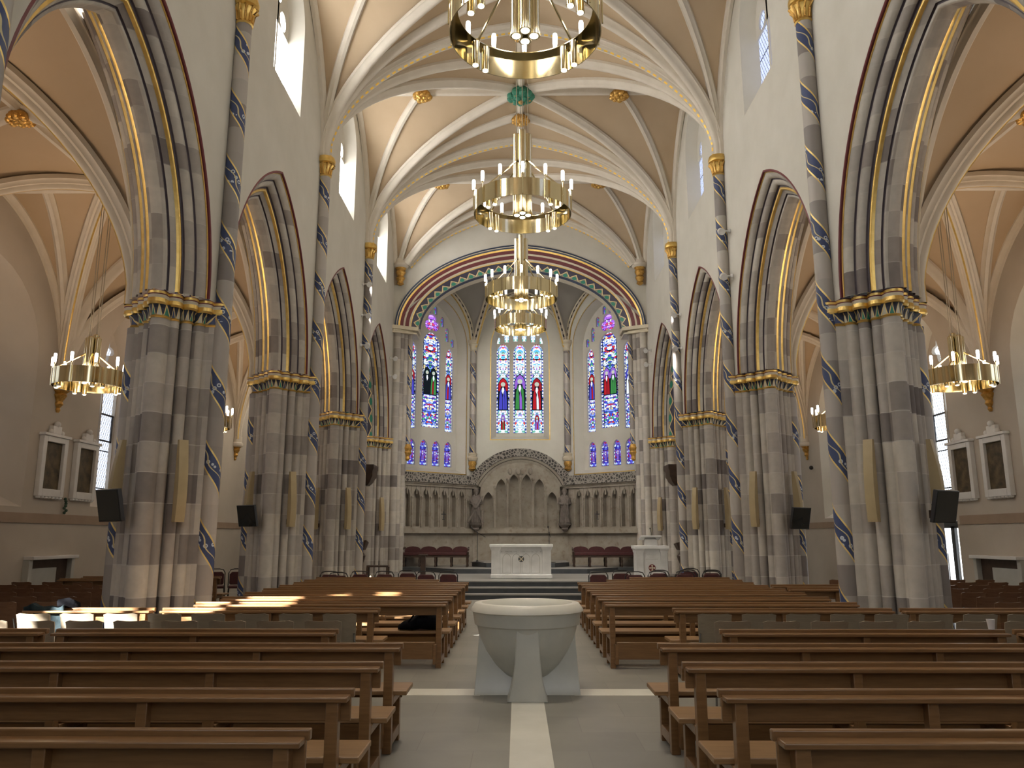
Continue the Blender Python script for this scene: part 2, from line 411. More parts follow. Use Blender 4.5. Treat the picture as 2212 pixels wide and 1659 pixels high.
M['pane_fill'] = lattice('west_fill_pane', (.95,.97,1.0), 3.0)  # glowing pane added out of view as fill light
M['door_glass'] = emis('daylight_door_glass', (.92,.97,1.0), 3.0)

# ------------------------------------------------------------------ curves
def vprof(t):
    "vault / chancel arch profile: 0 at the wall (t=1), 1 at the crown (t=0)"
    t = min(1.0, abs(t)); return .86*sqrt(max(0.0, 1-t*t)) + .14*(1-t)
def pointed(hw, z0, zs, rise, n=8):
    "pointed window outline, counter-clockwise from bottom left"
    R = (rise*rise + hw*hw)/(2*hw); e = R - hw; th = atan2(rise, e)
    pts = [(-hw, z0), (hw, z0)]
    pts += [(-e + R*cos(th*i/n), zs + R*sin(th*i/n)) for i in range(n+1)]
    pts += [(e - R*cos(th*i/n), zs + R*sin(th*i/n)) for i in range(n-1, -1, -1)]
    return pts
AS = 2.48; AR_RISE = 8.62 - ZS
AR = (AR_RISE**2 + AS**2)/(2*AS); AE = AR - AS
def arch_pts(d, n=22):
    R = AR - d; th = acos(AE/R)
    right = [(-AE + R*cos(th*i/n), ZS + R*sin(th*i/n), R*th*i/n) for i in range(n+1)]
    L = right[-1][2]
    left = [(-p[0], p[1], 2*L - p[2]) for p in right[-2::-1]]
    return right + left           # from right foot over the apex to the left foot: (y offset, z, length)

# arcade arch cross-section: from the nave face (X=NW, d=0) to the centre (X=PC, d=.5), then to the aisle face
HALF = [('maroon',.05,.03),('gold',.025,.012),('stone',.15,.03),('dark',.035,-.025),('stone',.14,.03),('dark',.045,-.03),('gold',.075,.03),('stone',.09,.0),('dark',.035,-.03),('stone',.06,.02)]
def section():
    tot = sum(h[1] for h in HALF); A = Vector((0, 0)); T = Vector((PC-.10-NW, .52)); dirv = T - A
    nrm = Vector((-dirv.y, dirv.x)).normalized()
    pts, mats = [], []; acc = 0
    for k, L, b in HALF:
        for q in range(3):
            u = (acc + L*q/3)/tot; p = A + dirv*u + nrm*b*sin(pi*q/3); pts.append(p); mats.append(k)
        acc += L
    for q in range(4): pts.append(Vector((PC-.10-NW + .05*q, .52+.035*sin(pi*q/4)))); mats.append('tip')
    w = 2*(PC-NW)
    bk, bm = [], []
    HB = [('gold',.075,.03),('dark',.02,-.02),('stone',.13,.0),('gold',.075,.03)] + HALF[::-1][4:]
    tot2 = sum(h[1] for h in HB); A2 = Vector((PC+.10-NW, .52)); T2 = Vector((w, 0)); d2 = T2-A2; n2 = Vector((-d2.y, d2.x)).normalized()
    acc = 0
    for k, L, b in HB:
        for q in range(3):
            u = (acc + L*q/3)/tot2; pts.append(A2 + d2*u + n2*b*sin(pi*q/3)); mats.append('cream' if k == 'maroon' else k)
        acc += L
    pts.append(T2)
    return pts, mats
SECT, SMAT = section()
AMATS = ['arch_stone', 'gold', 'dark', 'maroon', 'cream', 'zigzag_soffit']
def arcade_arch(side, yc, painted=False):
    mb = MB(); idx = {'stone': 0, 'gold': 1, 'dark': 2, 'maroon': 3, 'cream': 4, 'tip': 5 if painted else 0}
    ml = [idx[k] for k in SMAT]; N = 22; cols = [arch_pts(max(p.y, -.02), N) for p in SECT]
    rings = []
    for i in range(2*N+1): rings.append([(side*(NW+p.x), yc + cols[j][i][0], cols[j][i][1]) for j, p in enumerate(SECT)])
    ids = [j//3 for j in range(len(SECT)+1)]; tips = [j for j, k in enumerate(SMAT) if k == 'tip']
    def uv(i, j, e):
        jj = min(j, len(SECT)-1); L = cols[jj][i][2]
        if painted and (j-e) in tips: return ((j - tips[0])/4.0, L)
        return (ids[j-e] + .5, L)
    mb.loft(rings, False, ml, False, uv)
    trim(mb, [M[k] for k in AMATS], sharp=50)

def lobes(circles, core, e, n=200):
    out, ids = [], []
    for k in range(n):
        a = 2*pi*k/n; c, s = cos(a), sin(a); best = (core+e*1.25)/(abs(c)+abs(s)); bid = 40
        for q, (cx_, cy_, r) in enumerate(circles):
            r += e; bb = cx_*c + cy_*s; disc = r*r - (cx_*cx_+cy_*cy_ - bb*bb)
            if disc >= 0:
                t = bb + sqrt(disc)
                if t > best: best = t; bid = q
        out.append((best*c, best*s)); ids.append(bid)
    return out, ids
def cap_lobes(e, n=200):
    C = []
    for (x, y, r) in PCIRC:
        L = hypot(x, y); big = r > .1; k = 1 + (e-.01)/.55; C.append((x*k, y*k, .138 if big else .112))
    return lobes(C, .485+e*1.05, 0, n)
def pier_circles():
    C = []; D = .55
    cor = [(D,0),(0,D),(-D,0),(0,-D)]
    for k in range(4):
        a, b = Vector(cor[k]), Vector(cor[(k+1) % 4])
        C.append((a.x, a.y, .122))
        for q in (1, 2, 3):
            p = a.lerp(b, .5 + (q-2)*.245); C.append((p.x, p.y, .077))
    return C
PCIRC = pier_circles()
def make_pier(x, y, label, side, tall=True):
    t = thing('clustered_pier', label, 'pier', (x, y, 0), 'clustered sandstone piers of the nave arcade')
    L = Vector((x, y, 0))
    base, ids = lobes(PCIRC, .455, 0)
    n = len(base); mb = MB()
    zz = [0.0, 4.82]
    rings = [[(p[0], p[1], z) for p in base] for z in zz]
    mb.loft(rings, True, 0, False, lambda i, j, e: (ids[min(max(j-e, 0), n-1)] + .5, zz[i]))
    mb.build('clustered_shaft', M['stone'], t, world=False, sharp=40)
    # base mouldings
    mb = MB(); rg = []
    for e, z in ((.10, 0), (.10, .16), (.05, .2), (.05, .26), (.0, .3)):
        o, _ = lobes(PCIRC, .455, e); rg.append([(p[0], p[1], z) for p in o])
    mb.loft(rg, True, 0, False, lambda i, j, e: (.5, .2)); mb.build('base', M['stone'], t, world=False)
    # capital: leaf bells, fringe, white band, maroon line, top
    mb = MB(); prof = [(.008, 4.72), (.022, 4.738), (.008, 4.76), (.012, 4.80), (.022, 4.86), (.045, 4.91)]
    rg = []
    for e, z in prof:
        o, _ = lobes(PCIRC, .455, e); rg.append([(p[0], p[1], z) for p in o])
    fr = [0, 0, 0, .3, .65, 1.0]
    mm = lambda i: 1 if i < 2 else 0
    for i in range(len(prof)-1):
        k = len(mb.v); mb.v += rg[i] + rg[i+1]
        for j in range(n):
            j2 = (j+1) % n; mb.f.append([k+j, k+j2, k+n+j2, k+n+j]); mb.m.append(mm(i)); s_ = 48.0/n
            mb.u.append([(j*s_, fr[i]), ((j+1)*s_, fr[i]), ((j+1)*s_, fr[i+1]), (j*s_, fr[i+1])])
    mb.build('capital', [M['leaf'], M['gold']], t, world=False)
    mb = MB(); prof = [(.045, 4.91, 1), (.10, 4.90, 1), (.125, 4.93, 1), (.118, 4.985, 1), (.10, 4.995, 2), (.115, 5.035, 3), (.125, 5.05, 4), (.13, 5.085, 1), (.115, 5.10, 4)]
    rg = []
    for e, z, _ in prof:
        o, _i = cap_lobes(e); rg.append([(p[0], p[1], z) for p in o])
    for i in range(len(prof)-1): mb.loft([rg[i], rg[i+1]], True, prof[i+1][2]-1)
    mb.f.append(list(range(len(mb.v)-n, len(mb.v)))); mb.m.append(3); mb.u.append(None)
    mb.build('abacus', [M['gold'], M['cream'], M['cream'], M['maroon']], t, world=False)
    # spiral-painted shafts: the tall one on the nave face, a short one on the aisle face
    def shaft(dx, z1):
        mb = MB(); ns = 20; zs = [0, z1]
        rings = [[(dx + .125*cos(2*pi*j/ns), .125*sin(2*pi*j/ns), z) for j in range(ns)] for z in zs]
        mb.loft(rings, True, 0, False, lambda i, j, e: (j/ns, zs[i]))
        return mb
    if tall: shaft(-side*.695, 9.86).build('vault_shaft', M['spiral'], t, world=False)['label'] = 'tall nave shaft with blue spiral band'
    o = shaft(side*.60, 4.72).build('aisle_shaft', M['spiral'], t, world=False); o['label'] = 'aisle shaft with blue spiral band'
    if not tall: return t
    mb = MB(); dx = -side*.695
    mb.lathe([(.128,9.82),(.145,9.84),(.13,9.87),(.125,9.90),(.14,10.02),(.20,10.10),(.17,10.13),(.215,10.16),(.225,10.22),(.20,10.30),(.05,10.31)], (dx,0,0), 22, 0, True, lambda i, j, e: (j/22*11, max(0, min(1, (i-3)/3.0))))
    mb.build('shaft_capital', [M['gold']], t, world=False)
    mb = MB()
    for k in range(11):
        a = 2*pi*k/11; mb.tube([(dx+.13*cos(a), .13*sin(a), 9.88), (dx+.15*cos(a), .15*sin(a), 10.02), (dx+.205*cos(a), .205*sin(a), 10.12)], [.018,.02,.03], 6, 0)
    mb.build('capital_leaf_ring', [M['gold_old']], t, world=False)
    return t
NTH = {2: 'nearest', 3: 'second', 4: 'third', 5: 'fourth', 6: 'farthest', 1: 'hindmost'}
for side, nm in ((-1, 'left'), (1, 'right')):
    for i in (2, 3, 4, 5, 6):
        lab = {1: 'clustered stone pier beside the camera on the %s, out of the picture', 2: 'clustered stone pier cut by the %s edge, only its top corner showing',
               3: 'clustered sandstone pier standing nearest, %s side of the nave', 4: 'clustered sandstone pier second in line on the %s of the nave',
               5: 'clustered sandstone pier third in line on the %s of the nave', 6: 'clustered sandstone pier beside the chancel arch on the %s'}[i] % nm
        make_pier(side*PC, PY[i], lab, side, i < 6)

# ------------------------------------------------------------------ nave walls, arcade arches, clerestory windows
CL = (0.92, 10.3, 12.25, .95)       # clerestory opening: half width, sill, springing, rise
def to_wall(side, X, yc):
    return lambda u, v, d=0: (side*(X + d), yc + u, v)
def window_obj(parts):
    WN[0] += 1; root = None
    for nm, mb, mats in parts:
        if root is None: root = mb.build('window_%d' % WN[0], mats, kind='structure')
        else: mb.build(nm, mats, root)
    return root
for side, nm in ((-1, 'left'), (1, 'right')):
    mb = MB(); ma = MB()
    for b in range(6):
        y0, y1 = PY[b], PY[b+1]; yc = (y0+y1)/2
        ap = arch_pts(0.0)
        out = [(y0-yc, ZS)] + [(p[0], p[1]) for p in ap[::-1]] + [(y1-yc, ZS), (y1-yc, 14.3), (y0-yc, 14.3)]
        hole = pointed(*CL)
        mb.poly([out, hole], to_wall(side, NW, yc), 0)
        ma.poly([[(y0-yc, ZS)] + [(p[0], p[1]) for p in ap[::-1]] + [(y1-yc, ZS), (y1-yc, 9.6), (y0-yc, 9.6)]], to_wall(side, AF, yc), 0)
        arcade_arch(side, yc, b == 5)
        # splayed clerestory lancet
        inn = pointed(.74, 10.66, 12.15, .86); sp = MB()
        sp.loft([[to_wall(side, NW, yc)(*p) for p in hole], [to_wall(side, NW+.34, yc)(*p) for p in inn]], True, 0)
        gl = MB(); gl.poly([pointed(.74, 10.66, 12.15, .86)], to_wall(side, NW+.34, yc), 0)
        mu = MB(); f = to_wall(side, NW+.29, yc)
        mu.hexa([f(-.04,10.66,0), f(.04,10.66,0), f(.04,10.66,.04), f(-.04,10.66,.05)], [f(-.04,12.85,0), f(.04,12.85,0), f(.04,12.85,.04), f(-.04,12.85,.04)])
        tr = MB()
        tr.plate([pointed(.74, 11.9, 12.15, .86), [( -.33+.2*cos(a), 12.12+.2*sin(a)) for a in [k*pi/6 for k in range(12)]], [(.33+.2*cos(a), 12.12+.2*sin(a)) for a in [k*pi/6 for k in range(12)]], [(.18*cos(a), 12.55+.18*sin(a)) for a in [k*pi/6 for k in range(12)]]], lambda u, v, d: f(u, v, d), .04)
        window_obj([('splay', sp, M['plaster']), ('leaded_pane', gl, M['pane_sun'] if side < 0 else M['pane_sky']), ('mullion', mu, M['plaster']), ('tracery', tr, M['plaster'])])
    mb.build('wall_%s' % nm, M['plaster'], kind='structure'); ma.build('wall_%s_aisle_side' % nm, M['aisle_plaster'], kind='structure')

# ------------------------------------------------------------------ ribs and vaults
RIBP = {  # half profile: (side offset, drop), material index per segment: 0 plaster 1 gold accent
 'big': [(-.17,-.03),(-.17,.05),(-.125,.07),(-.11,.12),(-.07,.13),(-.055,.19),(-.018,.215),(.018,.215),(.055,.19),(.07,.13),(.11,.12),(.125,.07),(.17,.05),(.17,-.03)],
 'mid': [(-.14,-.03),(-.14,.05),(-.10,.07),(-.07,.14),(-.035,.18),(.035,.18),(.07,.14),(.10,.07),(.14,.05),(.14,-.03)],
 'small': [(-.10,-.03),(-.10,.04),(-.06,.06),(-.035,.13),(.035,.13),(.06,.06),(.10,.04),(.10,-.03)]}
def rib(mb, path, kind, nose=None, side_mats=None):
    pts = [Vector(p) for p in path]; d = (pts[-1]-pts[0]); d.z = 0; d.normalize(); sd_ = Vector((0,0,1)).cross(d)
    pr = RIBP[kind]; n = len(pr); rings = []; L = [0.0]
    for i, p in enumerate(pts):
        t = (pts[min(i+1, len(pts)-1)] - pts[max(i-1, 0)]).normalized()
        h = hypot(t.x, t.y); dn = d*t.z - Vector((0, 0, 1))*h; dn.normalize()
        rings.append([p + sd_*a + dn*b for a, b in pr])
        if i: L.append(L[-1] + (pts[i]-pts[i-1]).length)
    m = [0]*n
    mid = [j for j in range(n-1) if abs(pr[j][0]+pr[j+1][0]) < 1e-6][0]
    if nose: m[mid] = nose
    if side_mats: m[mid-1 if kind == 'big' else mid-2] = side_mats; m[mid+1 if kind == 'big' else mid+2] = side_mats
    mb.loft(rings, False, m, False, lambda i, j, e: (.5, L[i]))

def vault(x0, x1, y0, y1, zs, zc, web, nose_t, bosses, clip_far=None, hang=None, both_t=False):
    "rib vault over a bay; x0,x1 wall lines"
    xm, ym = (x0+x1)/2, (y0+y1)/2; hx, hy = abs(x1-x0)/2, abs(y1-y0)/2; rise = zc - zs
    zt = lambda x: zs + rise*vprof((x-xm)/hx)
    zl = lambda y: zs + rise*vprof((y-ym)/hy)
    z = lambda x, y: max(zt(x), zl(y))
    N = 36; mb = MB()
    g = [-cos(pi*i/N) for i in range(N+1)]
    vs = [(xm+hx*g[i], ym+hy*g[j], z(xm+hx*g[i], ym+hy*g[j])) for j in range(N+1) for i in range(N+1)]
    mb.add(vs, [(j*(N+1)+i, j*(N+1)+i+1, (j+1)*(N+1)+i+1, (j+1)*(N+1)+i) for j in range(N) for i in range(N) if max(vs[q][2] for q in (j*(N+1)+i, j*(N+1)+i+1, (j+1)*(N+1)+i+1, (j+1)*(N+1)+i)) > zs+.72], 0)
    mb.build('ceiling', web, kind='structure', sharp=60)
    rb = MB(); S = 22
    def line(ax, ay, bx, by, f, kind, nose=None, sm=None, zmin=None):
        P = []
        for i in range(S+1):
            u = i/S; u = 1-cos(u*pi/2)
            x, y = ax+(bx-ax)*u, ay+(by-ay)*u; zz = f(x, y)
            if zmin and zz < zmin: continue
            P.append((x, y, zz))
        if not zmin and P[0][2] > zs+.02 and f(bx, by) > P[0][2]+.2: P.insert(0, (P[0][0], P[0][1], zs-.03))
        rib(rb, P, kind, nose, sm)
    for sx in (-1, 1):
        for sy in (-1, 1):
            cx_, cy_ = xm+sx*hx*.995, ym+sy*hy
            zm = clip_far if (clip_far and sy > 0) else None
            ais = nose_t == 2
            line(cx_, cy_, xm, ym, z, 'big' if ais else 'mid', 1 if ais else None, None, zm)
            if not ais or sx*xm > 0: line(cx_, cy_, xm+sx*hx*.58, ym, lambda x, y: zl(y), 'small', None, None, zm)
            if not ais: line(cx_, cy_, xm, ym+sy*hy*.47, lambda x, y: zt(x), 'mid', None, None, zm)
            line(cx_, cy_, xm+sx*hx*.985, ym, lambda x, y: zl(y), 'small', None, None, zm)
            if sy > 0: line(cx_, cy_, xm, cy_, lambda x, y: zt(x), 'mid' if ais else 'big', None, None if ais else 2, zm)
        line(xm+sx*hx, ym, xm, ym, lambda x, y: zc, 'mid')
        line(xm, ym+sx*hy, xm, ym, lambda x, y: zc, 'small')
    trim(rb, [M['rib'], M['gold'] if nose_t == 2 else M['rib'], M['dots']], sharp=50)
def boss(x, y, z, r, label, green=False):
    t = thing('ceiling_boss', label, 'boss', (x, y, z), 'carved bosses on the vault ribs')
    mb = MB(); rnd = random.Random(int(x*100+y*10+z))
    mb.ball((0,0,-.02), r, 14, 0, .62)
    for k in range(9):
        a = 2*pi*k/9; mb.ball((r*.82*cos(a), r*.82*sin(a), -.06+rnd.uniform(-.03,.02)), r*.34, 8, 0, .9)
    for k in range(5):
        a = 2*pi*k/5+.4; mb.ball((r*.42*cos(a), r*.42*sin(a), -r*.55), r*.28, 8, 0, .8)
    mb.build('carved_leaves', M['green_paint'] if green else M['gold_old'], t, world=False)
    mb = MB(); mb.ball((0,0,-r*.66), r*.22, 10, 0)
    if green:
        for k in range(8):
            a = 2*pi*k/8+.2; m2 = MB(); m2.ball((r*.75*cos(a), r*.75*sin(a), -r*.38), r*.15, 8, 0); m2.build('gilt_flower', M['gold_old'], t, world=False)
    mb.build('centre_knob', M['gold'] if not green else M['gold_old'], t, world=False)
    return t
BN = ['behind the camera', 'over the camera', 'over the nearest bay', 'over the second bay', 'over the third bay', 'over the bay by the chancel']
for b in range(6):
    y0, y1 = PY[b], PY[b+1]; ym = (y0+y1)/2
    vault(-NW, NW, y0, y1, ZV, ZC, M['web'], 1, True, 11.55 if b == 5 else None)
    if b >= 2:
        boss(0, ym, ZC-.16, .34, 'green painted boss with gilt flowers at the crown, %s' % BN[b], True)
        boss(-NW*.58, ym, ZC-.16, .24, 'carved gilt boss left of the crown, %s' % BN[b]); boss(NW*.58, ym, ZC-.16, .24, 'carved gilt boss right of the crown, %s' % BN[b])
        boss(0, ym-2.75*.47, ZC-.16, .24, 'carved gilt boss on the ridge, near side, %s' % BN[b]); boss(0, ym+2.75*.47, ZC-.16, .24, 'carved gilt boss on the ridge, far side, %s' % BN[b])
    if b >= 2: boss(0, y1 if b < 5 else y1-.2, ZC-.2, .22, 'carved gilt boss where the arch ends the bay %s' % BN[b])
for side, nm in ((-1, 'left'), (1, 'right')):
    for b in range(6):
        y0, y1 = PY[b], PY[b+1]; ym = (y0+y1)/2
        xa, xb = sorted((side*AF, side*AW)); xm = (xa+xb)/2
        vault(xa, xb, y0, y1, ZA, ZAC, M['web'], 2, False)
        if b >= 2:
            boss(xm, ym, ZAC-.15, .19, 'carved gilt boss at the %s aisle crown, %s' % (nm, BN[b]))
            boss(xm, y1, ZAC-.15, .19, 'carved gilt boss ending the %s aisle bay %s' % (nm, BN[b].replace('over the', 'over').replace('bay ', '')))
    for i, w in ((3, 'hidden behind the nearest pier'), (4, 'between the two wall paintings'), (5, 'behind the nearest pier, third along'), (6, 'at the far end of the aisle wall')):
        t = thing('vault_corbel', 'gilded carved corbel on the %s aisle wall, %s' % (nm, w), 'corbel', (side*AW, PY[i], 4.8), 'gilt corbels under the aisle vault')
        mb = MB(); mb.lathe([(.03,-.48),(.06,-.42),(.04,-.38),(.10,-.30),(.08,-.24),(.16,-.10),(.13,-.06),(.20,.0)], (-side*.02,0,0), 14, 0); mb.build('carved_drop', M['gold_old'], t, world=False)
        mb = MB(); mb.lathe([(.22,0),(.25,.04),(.25,.12),(.20,.16),(.20,.36)], (-side*.02,0,0), 14, 0); mb.build('moulded_top', M['rib'], t, world=False)

# ------------------------------------------------------------------ chancel arch and its wall
Y4 = PY[6]; CA = 4.62; CZ = 9.25; CR = 3.15
def ch_pts(d, n=48):
    a, r = CA-d, CR-d*1.0; P = []
    for i in range(n+1):
        th = pi*i/n; t = cos(th); P.append((a*t, CZ + r*(.92*sqrt(max(0, 1-t*t)) + .08*(1-abs(t)))))
    return P
o0 = ch_pts(0); mb = MB()
mb.poly([[(-NW-1.2, CZ)] + [(p[0], p[1]) for p in o0[::-1]] + [(NW+1.2, CZ), (NW+1.2, 14.3), (-NW-1.2, 14.3)]], lambda u, v: (u, Y4, v))
mb.build('wall_chancel', M['plaster'], kind='structure')
CH = [(0,-.05,'navy'),(.06,-.05,'cream'),(.08,-.03,'navy'),(.13,.0,'gold'),(.17,.02,'gold'),(.19,.03,'maroon'),(.31,.06,'cream'),(.37,.10,'maroon'),(.50,.14,'cream'),(.56,.17,'gold'),(.585,.20,'zigzag'),(.86,.34,'navy'),(.90,.50,'cream'),(.90,.9,'cream')]
mb = MB(); mk = ['navy','cream','gold','maroon','zigzag']
cols = [ch_pts(d) for d, y, m in CH]; nn = len(cols[0])
Ls = [0.0]
for i in range(1, nn): Ls.append(Ls[-1] + hypot(cols[5][i][0]-cols[5][i-1][0], cols[5][i][1]-cols[5][i-1][1]))
rings = [[(cols[j][i][0], Y4 + CH[j][1], cols[j][i][1]) for j in range(len(CH))] for i in range(nn)]
mb.loft(rings, False, [mk.index(c[2]) for c in CH], False, lambda i, j, e: (1.0-float(e), Ls[i]))
trim(mb, [M[k] for k in mk], sharp=40)
for side, nm in ((-1, 'left'), (1, 'right')):
    t = thing('chancel_arch_respond', 'cluster of stone shafts carrying the %s foot of the chancel arch' % nm, 'pier', (side*4.3, Y4+.1, .45))
    cs = [(4.50,-.10,.13),(4.38,.03,.12),(4.24,.14,.11)]
    for q, (x, dy, r) in enumerate(cs):
        mb = MB(); ns = 16; zs = [.45, 9.0]
        mb.loft([[(side*x + r*cos(2*pi*j/ns), Y4+.1+dy+r*sin(2*pi*j/ns), z) for j in range(ns)] for z in zs], True, 0, False, lambda i, j, e: (q+.5, zs[i]))
        mb.build('shaft', M['stone'], t)
    mb = MB(); mb.hexa([(side*4.7,Y4-.1,.45),(side*4.7,Y4+1.0,.45),(side*4.2,Y4+1.0,.45),(side*4.2,Y4+.3,.45)], [(side*4.7,Y4-.1,9.0),(side*4.7,Y4+1.0,9.0),(side*4.2,Y4+1.0,9.0),(side*4.2,Y4+.3,9.0)])
    mb.build('core', M['stone'], t)
    mb = MB(); ns = 16; zs = [4.9, 9.0]; X = 4.07
    mb.loft([[(side*X + .10*cos(2*pi*j/ns), Y4+.30+.10*sin(2*pi*j/ns), z) for j in range(ns)] for z in zs], True, 0, False, lambda i, j, e: (j/ns, zs[i]))
    o = mb.build('inner_shaft', M['spiral'], t); o['label'] = 'inner shaft with blue spiral band'
    mb = MB(); mb.lathe([(.03,4.32),(.10,4.40),(.08,4.5),(.16,4.62),(.13,4.68),(.17,4.78),(.14,4.84),(.11,4.92)], (side*X, Y4+.30, 0), 14)
    o = mb.build('shaft_corbel', M['gold_old'], t); o['label'] = 'gilt and white corbel under the inner shaft'
    mb = MB()
    for k in range(16):
        u = k/15; x = side*(4.62-.60*u); y = Y4-.10+.42*u; mb.ball((x, y-.06, 9.08), .06, 8, 0)
    for z0, z1, e in ((8.98,9.04,.04),(9.12,9.25,.09)):
        mb.hexa([(side*(4.74),Y4-.22-e,z0),(side*(3.86-e),Y4+.16,z0),(side*(3.86-e),Y4+1.0,z0),(side*4.74,Y4+1.0,z0)], [(side*(4.74),Y4-.22-e,z1),(side*(3.86-e),Y4+.16,z1),(side*(3.86-e),Y4+1.0,z1),(side*4.74,Y4+1.0,z1)])
    mb.build('capital', M['cream'], t)
    # high corner corbel carrying the last vault ribs
    t = thing('vault_corbel', 'carved gilt corbel high in the %s corner above the chancel arch' % nm, 'corbel', (side*4.42, Y4-.2, 10.75))
    mb = MB(); mb.lathe([(.05,0),(.13,.06),(.10,.14),(.17,.28),(.12,.36),(.19,.5),(.16,.58),(.21,.66)], (0,0,0), 12); mb.build('carved_drop', M['gold_old'], t, world=False)
    mb = MB(); mb.lathe([(.22,.66),(.29,.72),(.29,.80),(.24,.86),(.22,1.0)], (0,0,0), 14); mb.build('moulded_top', M['rib'], t, world=False)

# ------------------------------------------------------------------ apse: polygonal end with three windows
CXW = 1.91
CL0 = Vector((-4.62, 28.88)); CL1 = Vector((-CXW, YE)); 
def cant(side):
    a = Vector((side*CXW, YE)); b = Vector((side*4.62, 28.88)); d = (b-a).normalized(); nrm = Vector((-d.y, d.x))
    if nrm.y < 0: nrm = -nrm                       # outwards (away from the nave)
    return a, d, nrm, (b-a).length
def cant_fn(side):
    a, d, nrm, L = cant(side)
    return (lambda s, v, dep=0: (a.x + d.x*s + nrm.x*dep, a.y + d.y*s + nrm.y*dep, v)), L
ctr_fn = lambda u, v, dep=0: (u, YE+dep, v)
def circ(cx_, cz, r, n=10): return [(cx_+r*cos(2*pi*k/n), cz+r*sin(2*pi*k/n)) for k in range(n)]
def shift(P, dx): return [(p[0]+dx, p[1]) for p in P]
def glass(mb, P, fn, dep, uc, hw, v0, m=0):
    mb.poly([P], lambda u, v: fn(u, v, dep), m, uv=lambda u, v: ((u-uc)/hw, v-v0))
def figure(mb, fn, dep, uc, z, h, ms):
    "robed figure of coloured glass pieces: ms = robe, cloak, halo, niche, face"
    w = h*.125; pc = lambda P, k, m: mb.poly([P], lambda u, v: fn(u, v, dep-.003*k), m)
    S = lambda P: [(uc+w*p[0], z+h*p[1]) for p in P]
    pc(S([(-1.25,0),(1.25,0),(1.25,.80),(.8,.95),(0,1.03),(-.8,.95),(-1.25,.80)]), 1, 6)
    pc(S([(-1.12,.60),(1.12,.60),(1.12,.79),(.7,.93),(0,1.0),(-.7,.93),(-1.12,.79)]), 2, ms[3])
    pc(S([(-1.1,.02),(1.0,.02),(1.0,.30),(.92,.56),(.5,.74),(-.5,.74),(-.95,.52),(-1.05,.3)]), 3, 6)
    pc(S([(-1.0,.03),(-.15,.03),(-.2,.40),(-.45,.70),(-.85,.50)]), 4, ms[0])
    pc(S([(-.05,.03),(.45,.03),(.40,.34),(.1,.58),(-.1,.40)]), 4, ms[1])
    pc(S([(.52,.03),(.95,.03),(.92,.30),(.80,.55),(.45,.70),(.25,.58),(.48,.34)]), 4, ms[0])
    pc(S([(-.35,.60),(0,.50),(.3,.62),(.2,.71),(-.2,.71)]), 5, 4)
    pc([(uc+w*.55*cos(a), z+h*.81+w*.55*sin(a)) for a in [2*pi*k/12 for k in range(12)]], 4, ms[2] if ms[2] != 4 else 2)
    pc([(uc+w*.30*cos(a), z+h*.80+w*.36*sin(a)) for a in [2*pi*k/10 for k in range(10)]], 6, 8)
    for q in range(4): pc(S([(-.9+q*.5,-.06),(-.5+q*.5,-.06),(-.5+q*.5,-.01),(-.9+q*.5,-.01)]), 4, 4)
FG = [gcol('robe_blue', (.08,.08,.62)), gcol('red', (.55,.02,.03)), gcol('halo', (.55,.75,.62)), gcol('ruby', (.40,.02,.03)), gcol('white', (.8,.86,1.0), 1.1), gcol('green', (.06,.30,.08)), gcol('ink', (.01,.014,.02)), gcol('violet', (.35,.15,.75)), gcol('flesh', (.75,.62,.55))]
def apse_window(fn, uc, hwo, z0, zs, rise, lights, slits, figs, splay=.38):
    out = shift(pointed(hwo, z0, zs, rise, 10), uc); hwi = hwo - .20
    inn = shift(pointed(hwi, z0+.16, zs, rise*.93, 10), uc)
    sp = MB(); sp.loft([[fn(p[0], p[1], 0) for p in out], [fn(p[0], p[1], splay) for p in inn]], True, 0)
    tr = MB(); holes = [h[0] for h in lights] + [s[0] for s in slits]
    tr.plate([inn] + holes, lambda u, v, d: fn(u, v, splay + d), .10)
    gd = MB(); prev = [fn(p[0], p[1], -.012) for p in out]; big = shift(pointed(hwo+.035, z0-.035, zs, rise+.035, 10), uc)
    gd.loft([prev, [fn(p[0], p[1], -.012) for p in big]], True, 0)
    parts = [('splay', sp, M['plaster']), ('tracery', tr, M['plaster']), ('gilt_edge', gd, M['gold'])]
    for P, c, hw, v0, mat in lights + slits:
        g = MB(); glass(g, P, fn, splay+.09, c, hw, v0); parts.append(('stained_pane', g, M[mat]))
    for c, z, h, ms in figs:
        g = MB(); figure(g, fn, splay+.08, c, z, h, ms); parts.append(('glass_figure', g, FG))
    window_obj(parts)
    return out
# centre window
cl = []
for c in (-.70, 0, .70): cl.append((shift(pointed(.265, 5.80, 9.15, .42), c), c, .265, 5.80, 'glass_pale'))
sl = []
for k, (c, z, h) in enumerate(((-.92,9.55,.30),(-.55,9.62,.55),(-.18,9.66,.62),(.18,9.66,.62),(.55,9.62,.55),(.92,9.55,.30),(-.18,10.42,.32),(.18,10.42,.32),(-.5,10.3,.2),(.5,10.3,.2))):
    sl.append((shift(pointed(.10, z, z+h*.6, h*.4), c), c, .12, z, 'glass_pale'))
wc = apse_window(ctr_fn, 0, 1.18, 5.50, 9.30, 1.75, cl, sl, [(-.70, 6.75, 1.35, [0,0,2,1,4]), (.0, 6.75, 1.5, [5,7,4,7,4]), (.70, 6.75, 1.35, [1,4,4,3,4]), (-.70, 5.95, .6, [1,5,4,7,4]), (.70, 5.95, .6, [7,1,4,3,4])])
side_out = {}
